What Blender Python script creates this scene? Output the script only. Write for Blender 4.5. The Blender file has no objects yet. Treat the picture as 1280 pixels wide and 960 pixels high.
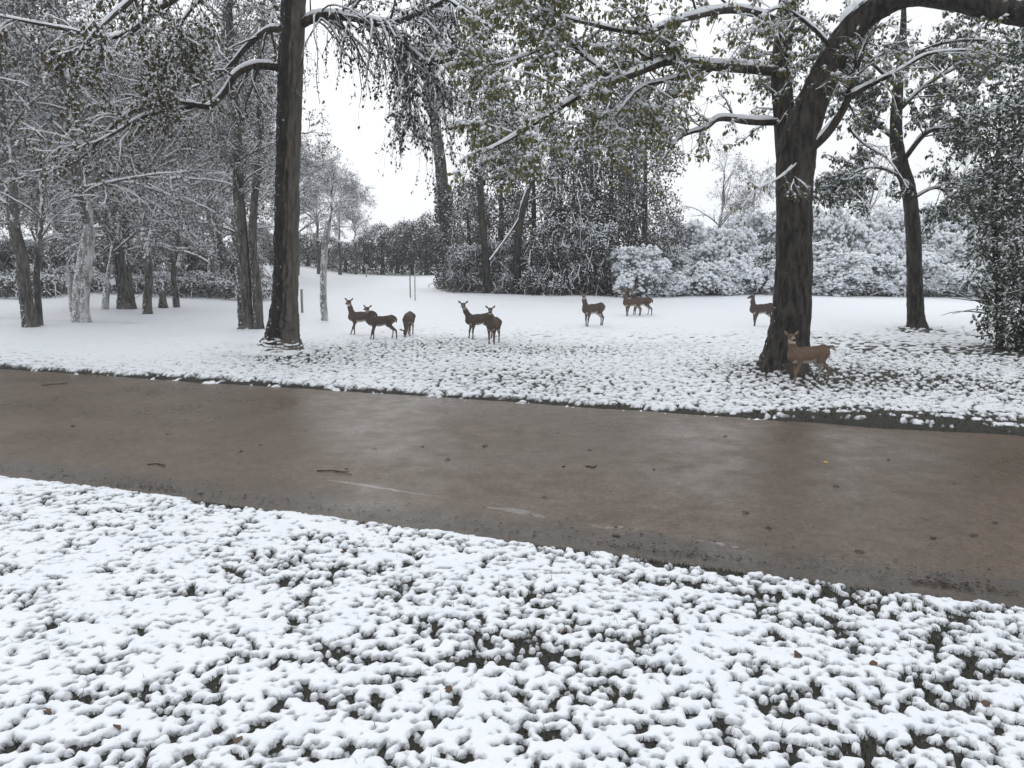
import bpy, math, random
import numpy as np
from mathutils import Vector

S = bpy.context.scene
C = S.collection
# ------------------------------------------------------------------ camera
FPX, HCAM, HOR = 1004.0, 2.8, 313.0
PITCH = math.atan((480 - HOR) / FPX)
cam_d = bpy.data.cameras.new('camera')
cam = bpy.data.objects.new('camera', cam_d); C.objects.link(cam)
cam.location = (0, 0, HCAM)
cam.rotation_euler = (math.radians(90) - PITCH, 0, 0)
cam_d.sensor_width = 36; cam_d.lens = FPX / 1280 * 36
cam_d.clip_start = 0.05; cam_d.clip_end = 3000
S.camera = cam
# ------------------------------------------------------------------ overcast sky
SUN_EL, SUN_ROT = math.radians(38), math.radians(-25)
w = bpy.data.worlds.new('World'); S.world = w; w.use_nodes = True
nt = w.node_tree; nt.nodes.clear()
sky = nt.nodes.new('ShaderNodeTexSky'); sky.sky_type = 'NISHITA'; sky.sun_disc = False
sky.sun_elevation = SUN_EL; sky.sun_rotation = SUN_ROT; sky.dust_density = 4.0; sky.air_density = 1.5
hs = nt.nodes.new('ShaderNodeHueSaturation'); hs.inputs['Saturation'].default_value = 0.10
mx = nt.nodes.new('ShaderNodeMix'); mx.data_type = 'RGBA'; mx.inputs['Factor'].default_value = 0.9
mx.inputs['B'].default_value = (8.5, 8.75, 9.05, 1)          # even cloud deck
bg = nt.nodes.new('ShaderNodeBackground'); bg.inputs['Strength'].default_value = 0.105
wo = nt.nodes.new('ShaderNodeOutputWorld')
nt.links.new(sky.outputs[0], hs.inputs['Color']); nt.links.new(hs.outputs[0], mx.inputs['A'])
nt.links.new(mx.outputs['Result'], bg.inputs['Color']); nt.links.new(bg.outputs[0], wo.inputs['Surface'])
sun_d = bpy.data.lights.new('sun', 'SUN'); sun_d.energy = 0.5; sun_d.angle = math.radians(30); sun_d.color = (1, 0.97, 0.93)
sun = bpy.data.objects.new('sun', sun_d); C.objects.link(sun)
_sd = Vector((math.sin(-SUN_ROT) * -math.cos(SUN_EL), math.cos(SUN_ROT) * math.cos(SUN_EL), math.sin(SUN_EL)))
sun.rotation_euler = _sd.to_track_quat('Z', 'Y').to_euler()
S.view_settings.view_transform = 'Standard'; S.view_settings.look = 'None'
S.view_settings.gamma = 1; S.view_settings.exposure = 0.25; S.view_settings.use_curve_mapping = False
S.cycles.use_denoising = True
S.cycles.max_bounces = 5; S.cycles.diffuse_bounces = 3; S.cycles.glossy_bounces = 2; S.cycles.volume_bounces = 2
S.cycles.transparent_max_bounces = 4

# ------------------------------------------------------------------ helpers
RNG = np.random.RandomState
def rayd(px, py):
    u, v = (px - 640) / FPX, (480 - py) / FPX
    cp, sp = math.cos(PITCH), math.sin(PITCH)
    return np.array([u, cp + v * sp, -sp + v * cp])
def at(px, py, Y):                         # the point at world depth Y on a sight line
    d = rayd(px, py); return np.array([0, 0, HCAM]) + d * (Y / d[1])
def gnd(px, py):                           # the point on the flat ground
    d = rayd(px, py); return np.array([0, 0, HCAM]) + d * (-HCAM / d[2])
def pxm(Y): return Y / FPX * 1.0           # metres in one photograph pixel at depth Y

def _h(ix, iy, seed):
    n = (ix.astype(np.uint32) * np.uint32(374761393) + iy.astype(np.uint32) * np.uint32(668265263)
         + np.uint32((seed * 974711 + 12345) & 0xffffffff))
    n = (n ^ (n >> np.uint32(13))) * np.uint32(1274126177)
    n = n ^ (n >> np.uint32(16))
    return n
def pnoise(x, y, seed=0):
    x0 = np.floor(x); y0 = np.floor(y); fx = x - x0; fy = y - y0
    ix = x0.astype(np.int64); iy = y0.astype(np.int64)
    u = fx * fx * fx * (fx * (fx * 6 - 15) + 10); v = fy * fy * fy * (fy * (fy * 6 - 15) + 10)
    def g(a, b):
        an = _h(ix + a, iy + b, seed).astype(np.float64) * (2 * math.pi / 4294967296.0)
        return np.cos(an) * (fx - a) + np.sin(an) * (fy - b)
    return 1.5 * ((g(0, 0) * (1 - u) + g(1, 0) * u) * (1 - v) + (g(0, 1) * (1 - u) + g(1, 1) * u) * v)
def sstep(a, b, x):
    t = np.clip((x - a) / (b - a), 0, 1); return t * t * (3 - 2 * t)
def unit(a): return a / (np.linalg.norm(a, axis=-1, keepdims=True) + 1e-9)

class MB:
    """collects pieces of ONE part: arrays of verts with quads / tris"""
    def __init__(s): s.v = []; s.q = []; s.t = []; s.qm = []; s.tm = []; s.qs = []; s.ts = []; s.r = []; s.n = 0
    def add(s, v, f, mi=0, smooth=True, rnd=None):
        v = np.asarray(v, np.float32).reshape(-1, 3); f = np.asarray(f, np.int64) + s.n
        s.v.append(v); s.r.append(np.full(len(v), .5, np.float32) if rnd is None else np.asarray(rnd, np.float32)); s.n += len(v)
        if f.shape[1] == 4: s.q.append(f); s.qm.append(np.full(len(f), mi)); s.qs.append(np.full(len(f), smooth))
        else: s.t.append(f); s.tm.append(np.full(len(f), mi)); s.ts.append(np.full(len(f), smooth))
    def mesh(s, name, mats):
        v = np.concatenate(s.v); q = np.concatenate(s.q) if s.q else np.zeros((0, 4), np.int64)
        t = np.concatenate(s.t) if s.t else np.zeros((0, 3), np.int64)
        m = bpy.data.meshes.new(name)
        m.vertices.add(len(v)); m.vertices.foreach_set('co', v.ravel())
        loops = np.concatenate([q.ravel(), t.ravel()]).astype(np.int32)
        m.loops.add(len(loops)); m.loops.foreach_set('vertex_index', loops)
        st = np.concatenate([np.arange(len(q)) * 4, len(q) * 4 + np.arange(len(t)) * 3]).astype(np.int32)
        m.polygons.add(len(st)); m.polygons.foreach_set('loop_start', st)
        m.polygons.foreach_set('material_index', np.concatenate(s.qm + s.tm).astype(np.int32))
        m.polygons.foreach_set('use_smooth', np.concatenate(s.qs + s.ts).astype(bool))
        a = m.attributes.new('rnd', 'FLOAT', 'POINT'); a.data.foreach_set('value', np.concatenate(s.r))
        for k in mats: m.materials.append(k)
        m.update(calc_edges=True); m.validate()
        return m
def link(name, mesh, parent=None, loc=None):
    o = bpy.data.objects.new(name, mesh); C.objects.link(o)
    if parent is not None: o.parent = parent
    if loc is not None: o.location = loc
    return o
def build(mb, name, mats, parent=None, loc=None):
    if parent is not None and loc is None:                  # world points -> the parent's own frame
        d = np.array(parent.location, np.float32); mb.v = [v - d for v in mb.v]
    return link(name, mb.mesh(name, mats if isinstance(mats, (list, tuple)) else [mats]), parent, loc)
def tag(o, label=None, cat=None, group=None, kind=None):
    if label: o['label'] = label
    if cat: o['category'] = cat
    if group: o['group'] = group
    if kind: o['kind'] = kind
    return o
def thing(name, loc, label, cat, group=None, rz=0):
    o = bpy.data.objects.new(name, None); C.objects.link(o); o.location = loc; o.rotation_euler.z = rz
    o.empty_display_size = .2
    return tag(o, label, cat, group)

# ------------------------------------------------------------------ materials
def mat(name):
    m = bpy.data.materials.new(name); m.use_nodes = True; n = m.node_tree
    b = n.nodes['Principled BSDF']; return m, n, b
def nd(n, t, **k):
    x = n.nodes.new(t)
    for a, v in k.items():
        if a.startswith('i_'): x.inputs[a[2:].replace('_', ' ')].default_value = v
        else: setattr(x, a, v)
    return x
def noise(n, scale, detail=3, rough=.55, vec=None):
    x = nd(n, 'ShaderNodeTexNoise', i_Scale=scale, i_Detail=detail, i_Roughness=rough)
    if vec is not None: n.links.new(vec, x.inputs['Vector'])
    return x
def ramp(n, fac, stops):
    x = n.nodes.new('ShaderNodeValToRGB'); cr = x.color_ramp
    while len(cr.elements) < len(stops): cr.elements.new(.5)
    for e, (p, c) in zip(cr.elements, stops):
        e.position = p; e.color = (*c, 1) if isinstance(c, tuple) else (c, c, c, 1)
    n.links.new(fac, x.inputs[0]); return x
def mixc(n, fac, a, b):
    x = n.nodes.new('ShaderNodeMix'); x.data_type = 'RGBA'
    for s, v in (('Factor', fac), ('A', a), ('B', b)):
        if hasattr(v, 'links'): n.links.new(v, x.inputs[s])
        elif s == 'Factor': x.inputs[s].default_value = v
        else: x.inputs[s].default_value = (*v, 1)
    return x.outputs['Result']
def math_(n, op, a, b=0.0, c=None):
    x = n.nodes.new('ShaderNodeMath'); x.operation = op
    for i, v in enumerate((a, b, c)):
        if v is None: continue
        if hasattr(v, 'links'): n.links.new(v, x.inputs[i])
        else: x.inputs[i].default_value = v
    return x.outputs[0]
def pos(n): return n.nodes.new('ShaderNodeNewGeometry').outputs['Position']
def objc(n): return n.nodes.new('ShaderNodeTexCoord').outputs['Object']
def nz(n, seedvec, scale, amt):
    """how far the surface faces up, roughened by noise: where fallen snow stays lying"""
    g = n.nodes.new('ShaderNodeNewGeometry'); sx = n.nodes.new('ShaderNodeSeparateXYZ')
    n.links.new(g.outputs['Normal'], sx.inputs[0])
    no = noise(n, scale, 3, .6, seedvec)
    return math_(n, 'MULTIPLY_ADD', math_(n, 'SUBTRACT', no.outputs[0], .5), amt, sx.outputs['Z'])
def bump(n, b, h, strength=.5, dist=.02):
    x = nd(n, 'ShaderNodeBump', i_Strength=strength, i_Distance=dist)
    n.links.new(h, x.inputs['Height']); n.links.new(x.outputs[0], b.inputs['Normal'])

SNOWC = (.86, .875, .90)
def m_snow(name, sc=40, d=.006, thin=False):
    m, n, b = mat(name); p = pos(n)
    a = noise(n, 1.3, 4, .6, p)
    cc = mixc(n, a.outputs[0], (.80, .83, .88), (.885, .90, .935))
    if thin:         # where the layer is thin the wet grass shows through it
        at_ = nd(n, 'ShaderNodeAttribute', attribute_name='rnd'); fn = noise(n, 90, 3, .7, p)
        tk = math_(n, 'ADD', at_.outputs['Fac'], math_(n, 'MULTIPLY', math_(n, 'SUBTRACT', fn.outputs[0], .5), .22))
        cc = mixc(n, ramp(n, tk, [(.0, 0.0), (.09, .55), (.24, 1.0)]).outputs[0], (.035, .043, .040), cc)
    n.links.new(cc, b.inputs['Base Color'])
    b.inputs['Roughness'].default_value = .6; b.inputs['Specular IOR Level'].default_value = .25
    bump(n, b, noise(n, sc, 4, .65, p).outputs[0], .5, d); return m
def m_bark(name, c1, c2, snow=.45, scale=1.0, amt=.9, dist=.03, split=False, fleck=.71):
    m, n, b = mat(name); p = objc(n)
    mp = nd(n, 'ShaderNodeMapping'); mp.inputs['Scale'].default_value = (10 * scale, 10 * scale, 2.4 * scale); n.links.new(p, mp.inputs[0])
    a = noise(n, 1.0, 6, .65, mp.outputs[0]); l = noise(n, .55, 3, .5, p)
    lich = mixc(n, ramp(n, l.outputs[0], [(.52, 0.0), (.68, .45)]).outputs[0], ramp(n, a.outputs[0], [(.40, c1), (.62, c2)]).outputs[0], tuple(min(1, 1.7 * x + .015) for x in c2))
    f = ramp(n, nz(n, pos(n), 9, amt), [(snow - .12, 0.0), (snow + .12, 1.0)])
    gg = n.nodes.new('ShaderNodeNewGeometry'); sxx = n.nodes.new('ShaderNodeSeparateXYZ'); n.links.new(gg.outputs['Normal'], sxx.inputs[0])
    wind = math_(n, 'MULTIPLY_ADD', sxx.outputs['X'], -.10, noise(n, 11, 4, .7, pos(n)).outputs[0])
    fl = ramp(n, wind, [(fleck, 0.0), (fleck + .05, .9)])
    if split:        # rain-soaked side against the dry side
        sp = math_(n, 'ADD', sxx.outputs['X'], math_(n, 'MULTIPLY', math_(n, 'SUBTRACT', l.outputs[0], .5), .45))
        lich = mixc(n, ramp(n, sp, [(.05, 0.0), (.40, 1.0)]).outputs[0], lich, ramp(n, a.outputs[0], [(.33, (.06, .052, .044)), (.66, (.15, .132, .112))]).outputs[0])
    n.links.new(mixc(n, math_(n, 'MAXIMUM', f.outputs[0], fl.outputs[0]), lich, SNOWC), b.inputs['Base Color'])
    b.inputs['Roughness'].default_value = .75; b.inputs['Specular IOR Level'].default_value = .3
    bump(n, b, a.outputs[0], .9, dist); return m
def m_leaf(name, cols, snow=.5, trans=.25, amt=.7):
    m, n, b = mat(name)
    at_ = nd(n, 'ShaderNodeAttribute', attribute_name='rnd')
    k = len(cols); cr = ramp(n, at_.outputs['Fac'], [((i + .5) / k, c) for i, c in enumerate(cols)])
    f = ramp(n, nz(n, pos(n), 5, amt), [(snow - .1, 0.0), (snow + .1, 1.0)])
    col = mixc(n, f.outputs[0], cr.outputs[0], SNOWC)
    n.links.new(col, b.inputs['Base Color']); b.inputs['Roughness'].default_value = .5; b.inputs['Specular IOR Level'].default_value = .3
    if trans:
        t = n.nodes.new('ShaderNodeBsdfTranslucent'); n.links.new(cr.outputs[0], t.inputs['Color'])
        ms = nd(n, 'ShaderNodeMixShader', i_Fac=trans); n.links.new(b.outputs[0], ms.inputs[1]); n.links.new(t.outputs[0], ms.inputs[2])
        n.links.new(ms.outputs[0], n.nodes['Material Output'].inputs['Surface'])
    return m
def m_plain(name, c1, c2, scale, rough=.8, bmp=.3, dist=.01):
    m, n, b = mat(name); a = noise(n, scale, 5, .6, objc(n))
    n.links.new(mixc(n, a.outputs[0], c1, c2), b.inputs['Base Color']); b.inputs['Roughness'].default_value = rough
    bump(n, b, a.outputs[0], bmp, dist); return m

M = {}
M['snow'] = m_snow('snow', thin=True); M['snowfar'] = m_snow('branch_snow', 25, .01)
M['bark_dark'] = m_bark('wet_dark_bark', (.010, .009, .008), (.066, .056, .047), .62, dist=.06, fleck=.75)
M['bark_split'] = m_bark('half_wet_bark', (.009, .008, .008), (.035, .031, .028), .62, dist=.05, split=True, fleck=.68)
M['bark_grey'] = m_bark('grey_bark', (.035, .033, .031), (.13, .122, .113), .5, fleck=.63)
M['bark_pale'] = m_bark('pale_snowy_bark', (.14, .137, .134), (.48, .48, .48), .3, .6, 1.2, fleck=.55)
M['twig'] = m_bark('twig_bark', (.018, .015, .013), (.06, .052, .045), .25, 1.0, .5, .003)
M['leaf_olive'] = m_leaf('olive_leaf', [(.055, .05, .02), (.085, .085, .03), (.05, .045, .03), (.11, .085, .035)], .55, .3)
M['leaf_green'] = m_leaf('yellow_green_leaf', [(.115, .13, .055), (.16, .175, .07), (.095, .115, .05), (.18, .18, .075), (.22, .195, .075)], .5, .5)
M['leaf_dark'] = m_leaf('dark_leaf', [(.028, .032, .025), (.045, .05, .037), (.04, .038, .03)], .74, .2)
M['leaf_ever'] = m_leaf('evergreen_leaf', [(.042, .058, .036), (.062, .08, .050), (.05, .07, .042), (.09, .10, .066)], .42, .2, .6)
M['twig_frost'] = m_bark('frosted_twig_bark', (.06, .056, .052), (.15, .145, .14), .0, 1.0, .8, .003)
M['leaf_grey'] = m_leaf('grey_brown_leaf', [(.085, .083, .074), (.125, .12, .106), (.065, .066, .058)], .64, .15)
M['leaf_far'] = m_leaf('far_leaf', [(.03, .038, .032), (.045, .055, .042), (.05, .05, .036)], .7, .1)

# ------------------------------------------------------------------ ground layout
pn0, pn1 = gnd(0, 598), gnd(1280, 757)
pf0, pf1 = gnd(0, 462), gnd(1280, 549)
TH = math.atan(-((pn1[1] - pn0[1]) / (pn1[0] - pn0[0]) + (pf1[1] - pf0[1]) / (pf1[0] - pf0[0])) / 2)
cA, sA = math.cos(TH), math.sin(TH)
def to_ac(x, y): return x * cA - y * sA, x * sA + y * cA
def to_xy(a, c): return a * cA + c * sA, -a * sA + c * cA
C_N = (to_ac(*pn0[:2])[1] + to_ac(*pn1[:2])[1]) / 2 + .03
C_F = (to_ac(*pf0[:2])[1] + to_ac(*pf1[:2])[1]) / 2
def tz(x, y):
    """height of the soil"""
    x = np.asarray(x, float); y = np.asarray(y, float)
    a, c = to_ac(x, y)
    road = sstep(C_N - .25, C_N + .28, c) * (1 - sstep(C_F - .1, C_F + .5, c))
    und = .05 * pnoise(x / 4.1, y / 4.1, 3) + .09 * pnoise(x / 11., y / 11., 4) * sstep(14, 26, y)
    rise = .32 * sstep(50, 80, y) * (1 - sstep(-2, 8, x)) + .08 * sstep(38, 52, y) * sstep(-9, -2, x)
    left = .75 * sstep(34, 60, y) * (1 - sstep(-24, -12, x))
    return (1 - road) * (.05 + und) + rise + left - .10 * road
def grid(a0, a1, da, c0, c1, dc):
    na, nc = int(round((a1 - a0) / da)) + 1, int(round((c1 - c0) / dc)) + 1
    A_, C_ = np.meshgrid(np.linspace(a0, a1, na), np.linspace(c0, c1, nc))
    i = np.arange(na * nc).reshape(nc, na)
    q = np.stack([i[:-1, :-1], i[:-1, 1:], i[1:, 1:], i[1:, :-1]], -1).reshape(-1, 4)
    return A_.ravel(), C_.ravel(), q
# soil
mg, n, b = mat('wet_grass_and_soil'); p = pos(n)
g1 = noise(n, 1.1, 5, .6, p); g2 = noise(n, 30, 3, .6, p)
gc = mixc(n, g1.outputs[0], (.014, .018, .013), (.030, .022, .016))
n.links.new(mixc(n, ramp(n, g2.outputs[0], [(.4, 0.0), (.7, .8)]).outputs[0], gc, (.026, .032, .018)), b.inputs['Base Color'])
b.inputs['Roughness'].default_value = .8; bump(n, b, g2.outputs[0], 1, .03)
mb = MB()
ax = np.unique(np.concatenate([np.linspace(-320, -60, 14), np.linspace(-60, -30, 21), np.linspace(-30, 20, 126), np.linspace(20, 60, 27), np.linspace(60, 320, 14)]))
cx = np.unique(np.concatenate([np.linspace(-60, -6, 7), np.linspace(-6, 30, 109), np.linspace(30, 120, 91), np.linspace(120, 420, 14)]))
A_, C_ = np.meshgrid(ax, cx); i = np.arange(A_.size).reshape(A_.shape)
X, Y = to_xy(A_.ravel(), C_.ravel())
mb.add(np.stack([X, Y, tz(X, Y)], -1), np.stack([i[:-1, :-1], i[:-1, 1:], i[1:, 1:], i[1:, :-1]], -1).reshape(-1, 4))
tag(build(mb, 'ground', mg), kind='structure')

def snow_field(x, y):
    """lumpy snow: returns the noise and its melting threshold"""
    a, c = to_ac(x, y)
    near = 1 - sstep(9, 11, c)
    wx = .03 * pnoise(x / .2, y / .2, 9); n1 = pnoise((x + wx) / .098, (y - wx) / .094, 11); n2 = pnoise(x / .046, y / .052, 12); n3 = pnoise(x / 1.9, y / 1.5, 13); n4 = pnoise(x / .36, y / .26, 14)
    nn = near * (.52 * n1 + .46 * n2 + .36 * n4)
    f1 = pnoise(x / .105, y / .16, 15); f2 = pnoise(x / .062, y / .09, 16)
    nn = nn + (1 - near) * (.60 * f1 + .45 * f2 + .22 * n4)
    # bare share: near lawn
    tn = -.255 + .18 * n3 + .12 * sstep(-2.5, 2.0, x) * sstep(3.5, 6.0, y) + .07 * (1 - sstep(3.2, 5.6, y)) - .07 * sstep(6.2, 8.5, y)
    # field beyond the road
    d3 = pnoise(x / 4.3, y / 3.1, 18)
    tf = -.14 - .12 * sstep(18, 25, y) - .42 * sstep(25, 33, y) + .17 * d3
    tf = tf - .28 * (1 - sstep(-11, -4, x)) * sstep(12, 18, c)
    for (gx, gy, gr, ga) in PATCH:
        tf = tf + ga * np.exp(-(((x - gx) / gr) ** 2 + ((y - gy) / gr) ** 2))
    t = near * tn + (1 - near) * tf
    # edges towards the road
    e = .45 * pnoise(a / 1.3, c * 0 + 3.1, 21) + .30 * pnoise(a / .3, c / .3, 22)
    t = t + 2.6 * near * sstep(C_N - .20, C_N + .22, c + e * .42)
    strip = .55 + 1.7 * sstep(-1.6, 1.8, a)
    f = (1 - sstep(C_F + .22, C_F + strip, c + e * .35))
    t = t + (1 - near) * f * (.75 + 1.1 * pnoise(a / .7, c / .28, 23))
    return nn, t, near
_t1, _t2, _t3, _t4 = gnd(352, 442), gnd(975, 468), gnd(1144, 414), gnd(1262, 440)
PATCH = [(_t2[0] + .6, _t2[1] - .2, 2.0, .18), (_t3[0], _t3[1], 1.0, .5), (_t4[0] + .4, _t4[1], 1.8, .45), (_t1[0] + .2, _t1[1] - .7, 1.5, .22),
         (gnd(520, 432)[0], gnd(520, 432)[1], 3.2, .20), (gnd(620, 440)[0], gnd(620, 440)[1], 3.0, .16), (gnd(1150, 445)[0], gnd(1150, 445)[1], 3.5, .17), (gnd(1220, 480)[0], gnd(1220, 480)[1], 3., .14)]
def snow_h(x, y):
    nn, t, near = snow_field(x, y)
    u = np.clip((nn - t) / (.46 + .02 * (1 - near)), 0, 1)
    top = (.040 * near + .040 * (1 - near)) * np.sqrt(u * (2 - u)) + .012 * near * pnoise(x / .30, y / .30, 31) * u + .007 * pnoise(x / .07, y / .07, 32) * u + .003 * pnoise(x / .03, y / .03, 33) * u * near
    return np.where(nn > t, top, -.04 * np.clip((t - nn) / .06, .1, 1)), nn - t
mb = MB()
def snow_patch(a0, a1, da, c0, c1, dc, dz=0., holes=True):
    A_, C_, q = grid(a0, a1, da, c0, c1, dc); X, Y = to_xy(A_, C_)
    h, th = snow_h(X, Y) if holes else (np.full(len(X), .035), np.ones(len(X)))
    mb.add(np.stack([X, Y, tz(X, Y) + h + dz], -1), q, rnd=np.clip(th, 0, 1))
snow_patch(-11.2, 5.0, .0162, 2.5, C_N + .45, .0166)
snow_patch(-30, -11.1, .13, -4, C_N + .15, .12, -.02); snow_patch(4.9, 24, .13, -4, C_N + .15, .12, -.02); snow_patch(-11.2, 5.0, .12, -4, 2.55, .12, -.02)
tag(build(mb, 'lawn_snow', M['snow']), 'puffy snow with grass holes on the near lawn', 'snow', kind='structure')
mb = MB()
snow_patch(-23, 13, .044, C_F - .1, 24, .056)
snow_patch(-46, -22.9, .2, C_F - .1, 24, .18, -.012); snow_patch(12.9, 34, .2, C_F - .1, 24, .18, -.012)
snow_patch(-46, 34, .11, 23.9, 46, .15, -.004)
snow_patch(-140, 130, 1., 45.6, 130, 1., -.01, False); snow_patch(-300, 300, 10, 129, 410, 10, -.02, False); snow_patch(-140, -45.8, .8, C_F + .5, 45.8, .8, -.01, False); snow_patch(33.8, 130, .8, C_F + .5, 45.8, .8, -.01, False)
tag(build(mb, 'field_snow', M['snow']), 'thin speckled snow over the field beyond the road', 'snow', kind='structure')

# ------------------------------------------------------------------ road
mr, n, b = mat('wet_brown_asphalt'); p = pos(n)
sx = nd(n, 'ShaderNodeAttribute', attribute_name='rnd')
big = noise(n, .45, 4, .6, p); mid = noise(n, 2.6, 5, .65, p); fine = noise(n, 55, 3, .7, p); vf = noise(n, 160, 2, .6, p)
col = mixc(n, ramp(n, mid.outputs[0], [(.33, 0.0), (.72, 1.0)]).outputs[0], (.088, .060, .039), (.136, .096, .066))
col = mixc(n, ramp(n, big.outputs[0], [(.35, 0.0), (.7, .5)]).outputs[0], col, (.108, .077, .053))
edge = math_(n, 'ADD', sx.outputs['Fac'], math_(n, 'MULTIPLY', math_(n, 'SUBTRACT', mid.outputs[0], .5), .10))
edge = math_(n, 'ADD', edge, math_(n, 'MULTIPLY', math_(n, 'SUBTRACT', big.outputs[0], .5), .12))
shoulder = ramp(n, edge, [(.085, .8), (.125, 0.0)])
col = mixc(n, shoulder.outputs[0], col, mixc(n, mid.outputs[0], (.055, .047, .040), (.095, .080, .068)))
grit = ramp(n, math_(n, 'ADD', math_(n, 'MULTIPLY', fine.outputs[0], .5), math_(n, 'MULTIPLY', vf.outputs[0], .5)), [(.34, .35), (.5, 1.0), (.68, 1.7)])
vo = nd(n, 'ShaderNodeTexVoronoi', i_Scale=38.); n.links.new(p, vo.inputs['Vector'])
vs = nd(n, 'ShaderNodeSeparateColor'); n.links.new(vo.outputs['Color'], vs.inputs[0])
blot = noise(n, 14, 6, .75, p)
stone = math_(n, 'MULTIPLY', math_(n, 'MULTIPLY_ADD', vs.outputs[0], .7, .65), ramp(n, blot.outputs[0], [(.34, .65), (.5, 1.0), (.66, 1.2)]).outputs[0])
mm = n.nodes.new('ShaderNodeMix'); mm.data_type = 'RGBA'; mm.blend_type = 'MULTIPLY'; mm.inputs['Factor'].default_value = .85
m0 = n.nodes.new('ShaderNodeMix'); m0.data_type = 'RGBA'; m0.blend_type = 'MULTIPLY'; m0.inputs['Factor'].default_value = .8
n.links.new(col, m0.inputs['A']); n.links.new(stone, m0.inputs['B']); col = m0.outputs['Result']
n.links.new(col, mm.inputs['A']); n.links.new(grit.outputs[0], mm.inputs['B'])
n.links.new(mm.outputs['Result'], b.inputs['Base Color'])
wet = ramp(n, math_(n, 'ADD', math_(n, 'MULTIPLY', big.outputs[0], .6), math_(n, 'MULTIPLY', mid.outputs[0], .4)), [(.40, .48), (.50, .37), (.60, .24)])
n.links.new(wet.outputs[0], b.inputs['Roughness']); b.inputs['Specular IOR Level'].default_value = .5
hsum = math_(n, 'ADD', math_(n, 'MULTIPLY', fine.outputs[0], .6), math_(n, 'MULTIPLY', vf.outputs[0], .4))
bump(n, b, math_(n, 'ADD', hsum, math_(n, 'MULTIPLY', vs.outputs[1], .25)), .5, .005)
mb = MB()
A_, C_, q = grid(-60, 45, .3, C_N - .6, C_F + .25, .12); X, Y = to_xy(A_, C_)
sfr = (C_ - C_N) / (C_F - C_N)
Z = -.012 + .010 * pnoise(X / 1.1, Y / .8, 41) + .012 * pnoise(X / 3., Y / 3., 42) + .02 * (sfr - sfr ** 2)
mb.add(np.stack([X, Y, Z], -1), q, rnd=sfr)
tag(build(mb, 'road', mr), 'wet brown asphalt lane crossing the snowy park', 'road', kind='structure')
# ------------------------------------------------------------------ branches, leaves, snow lumps
def spline(P, K):
    P = np.asarray(P, float); n_ = len(P); Q = np.vstack([2 * P[0] - P[1], P, 2 * P[-1] - P[-2]])
    t = np.linspace(0, n_ - 1, K); i = np.minimum(t.astype(int), n_ - 2); f = (t - i)[:, None]
    p0, p1, p2, p3 = Q[i], Q[i + 1], Q[i + 2], Q[i + 3]
    return .5 * (2 * p1 + (p2 - p0) * f + (2 * p0 - 5 * p1 + 4 * p2 - p3) * f * f + (3 * p1 - p0 - 3 * p2 + p3) * f ** 3)
def tangents(pp):
    return unit(np.concatenate([pp[:, 1:2] - pp[:, :1], pp[:, 2:] - pp[:, :-2], pp[:, -1:] - pp[:, -2:-1]], 1))
def tubes(mb, pp, pr, sides, mi=0, disp=None, cap=False):
    M_, K = pp.shape[:2]
    if M_ == 0: return
    T = tangents(pp); ov = np.abs(unit(pp[:, -1] - pp[:, 0]))
    ref = np.eye(3)[np.argmin(ov, 1)][:, None, :]
    U = unit(np.cross(T, np.broadcast_to(ref, T.shape))); V = np.cross(T, U)
    an = np.arange(sides) * 2 * math.pi / sides
    R = np.broadcast_to(pr[:, :, None], (M_, K, sides))
    if disp is not None: R = R * disp
    vs = pp[:, :, None, :] + R[..., None] * (np.cos(an)[:, None] * U[:, :, None, :] + np.sin(an)[:, None] * V[:, :, None, :])
    i = np.arange(M_ * K * sides).reshape(M_, K, sides); j = np.roll(i, -1, 2)
    q = np.stack([i[:, :-1], j[:, :-1], j[:, 1:], i[:, 1:]], -1).reshape(-1, 4)
    mb.add(vs.reshape(-1, 3), q, mi)
def grow(pp, pr, n_, t0, t1, L, K, ang, rs, droop=0., wig=.15, upb=0., rr=.55, tip=.2, fall=.4, rmin=.004):
    M_, Kp = pp.shape[:2]
    t = rs.uniform(t0, t1, (M_, n_)); ix = t * (Kp - 1); i = np.minimum(ix.astype(int), Kp - 2); f = ix - i
    m = np.arange(M_)[:, None]
    P = pp[m, i] * (1 - f)[..., None] + pp[m, i + 1] * f[..., None]
    T = unit(pp[m, i + 1] - pp[m, i]); r0 = np.maximum((pr[m, i] * (1 - f) + pr[m, i + 1] * f) * rr, rmin)
    v = rs.randn(M_, n_, 3); v -= (v * T).sum(-1, keepdims=True) * T; v = unit(v); v[..., 2] += upb; v = unit(v)
    a = (ang + .25 * rs.randn(M_, n_))[..., None]
    d = unit(np.cos(a) * T + np.sin(a) * v).reshape(-1, 3)
    ln = (np.asarray(L) * np.ones(M_))[:, None] * rs.uniform(.55, 1.25, (M_, n_)) * (1 - fall * t)
    ln = ln.reshape(-1); P = P.reshape(-1, 3); out = np.zeros((len(P), K, 3)); out[:, 0] = P
    for k in range(1, K):
        d = d + wig * rs.randn(*d.shape); d[:, 2] -= droop; d = unit(d)
        P = P + d * (ln / (K - 1))[:, None]; out[:, k] = P
    s_ = np.linspace(0, 1, K)[None]
    return out, r0.reshape(-1)[:, None] * (1 - (1 - tip) * s_)
def pick(pp, n_, rs, t0=.15, t1=1.):
    M_, K = pp.shape[:2]; m = rs.randint(0, M_, n_); ix = rs.uniform(t0, t1, n_) * (K - 1); i = np.minimum(ix.astype(int), K - 2); f = (ix - i)[:, None]
    return pp[m, i] * (1 - f) + pp[m, i + 1] * f
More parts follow.
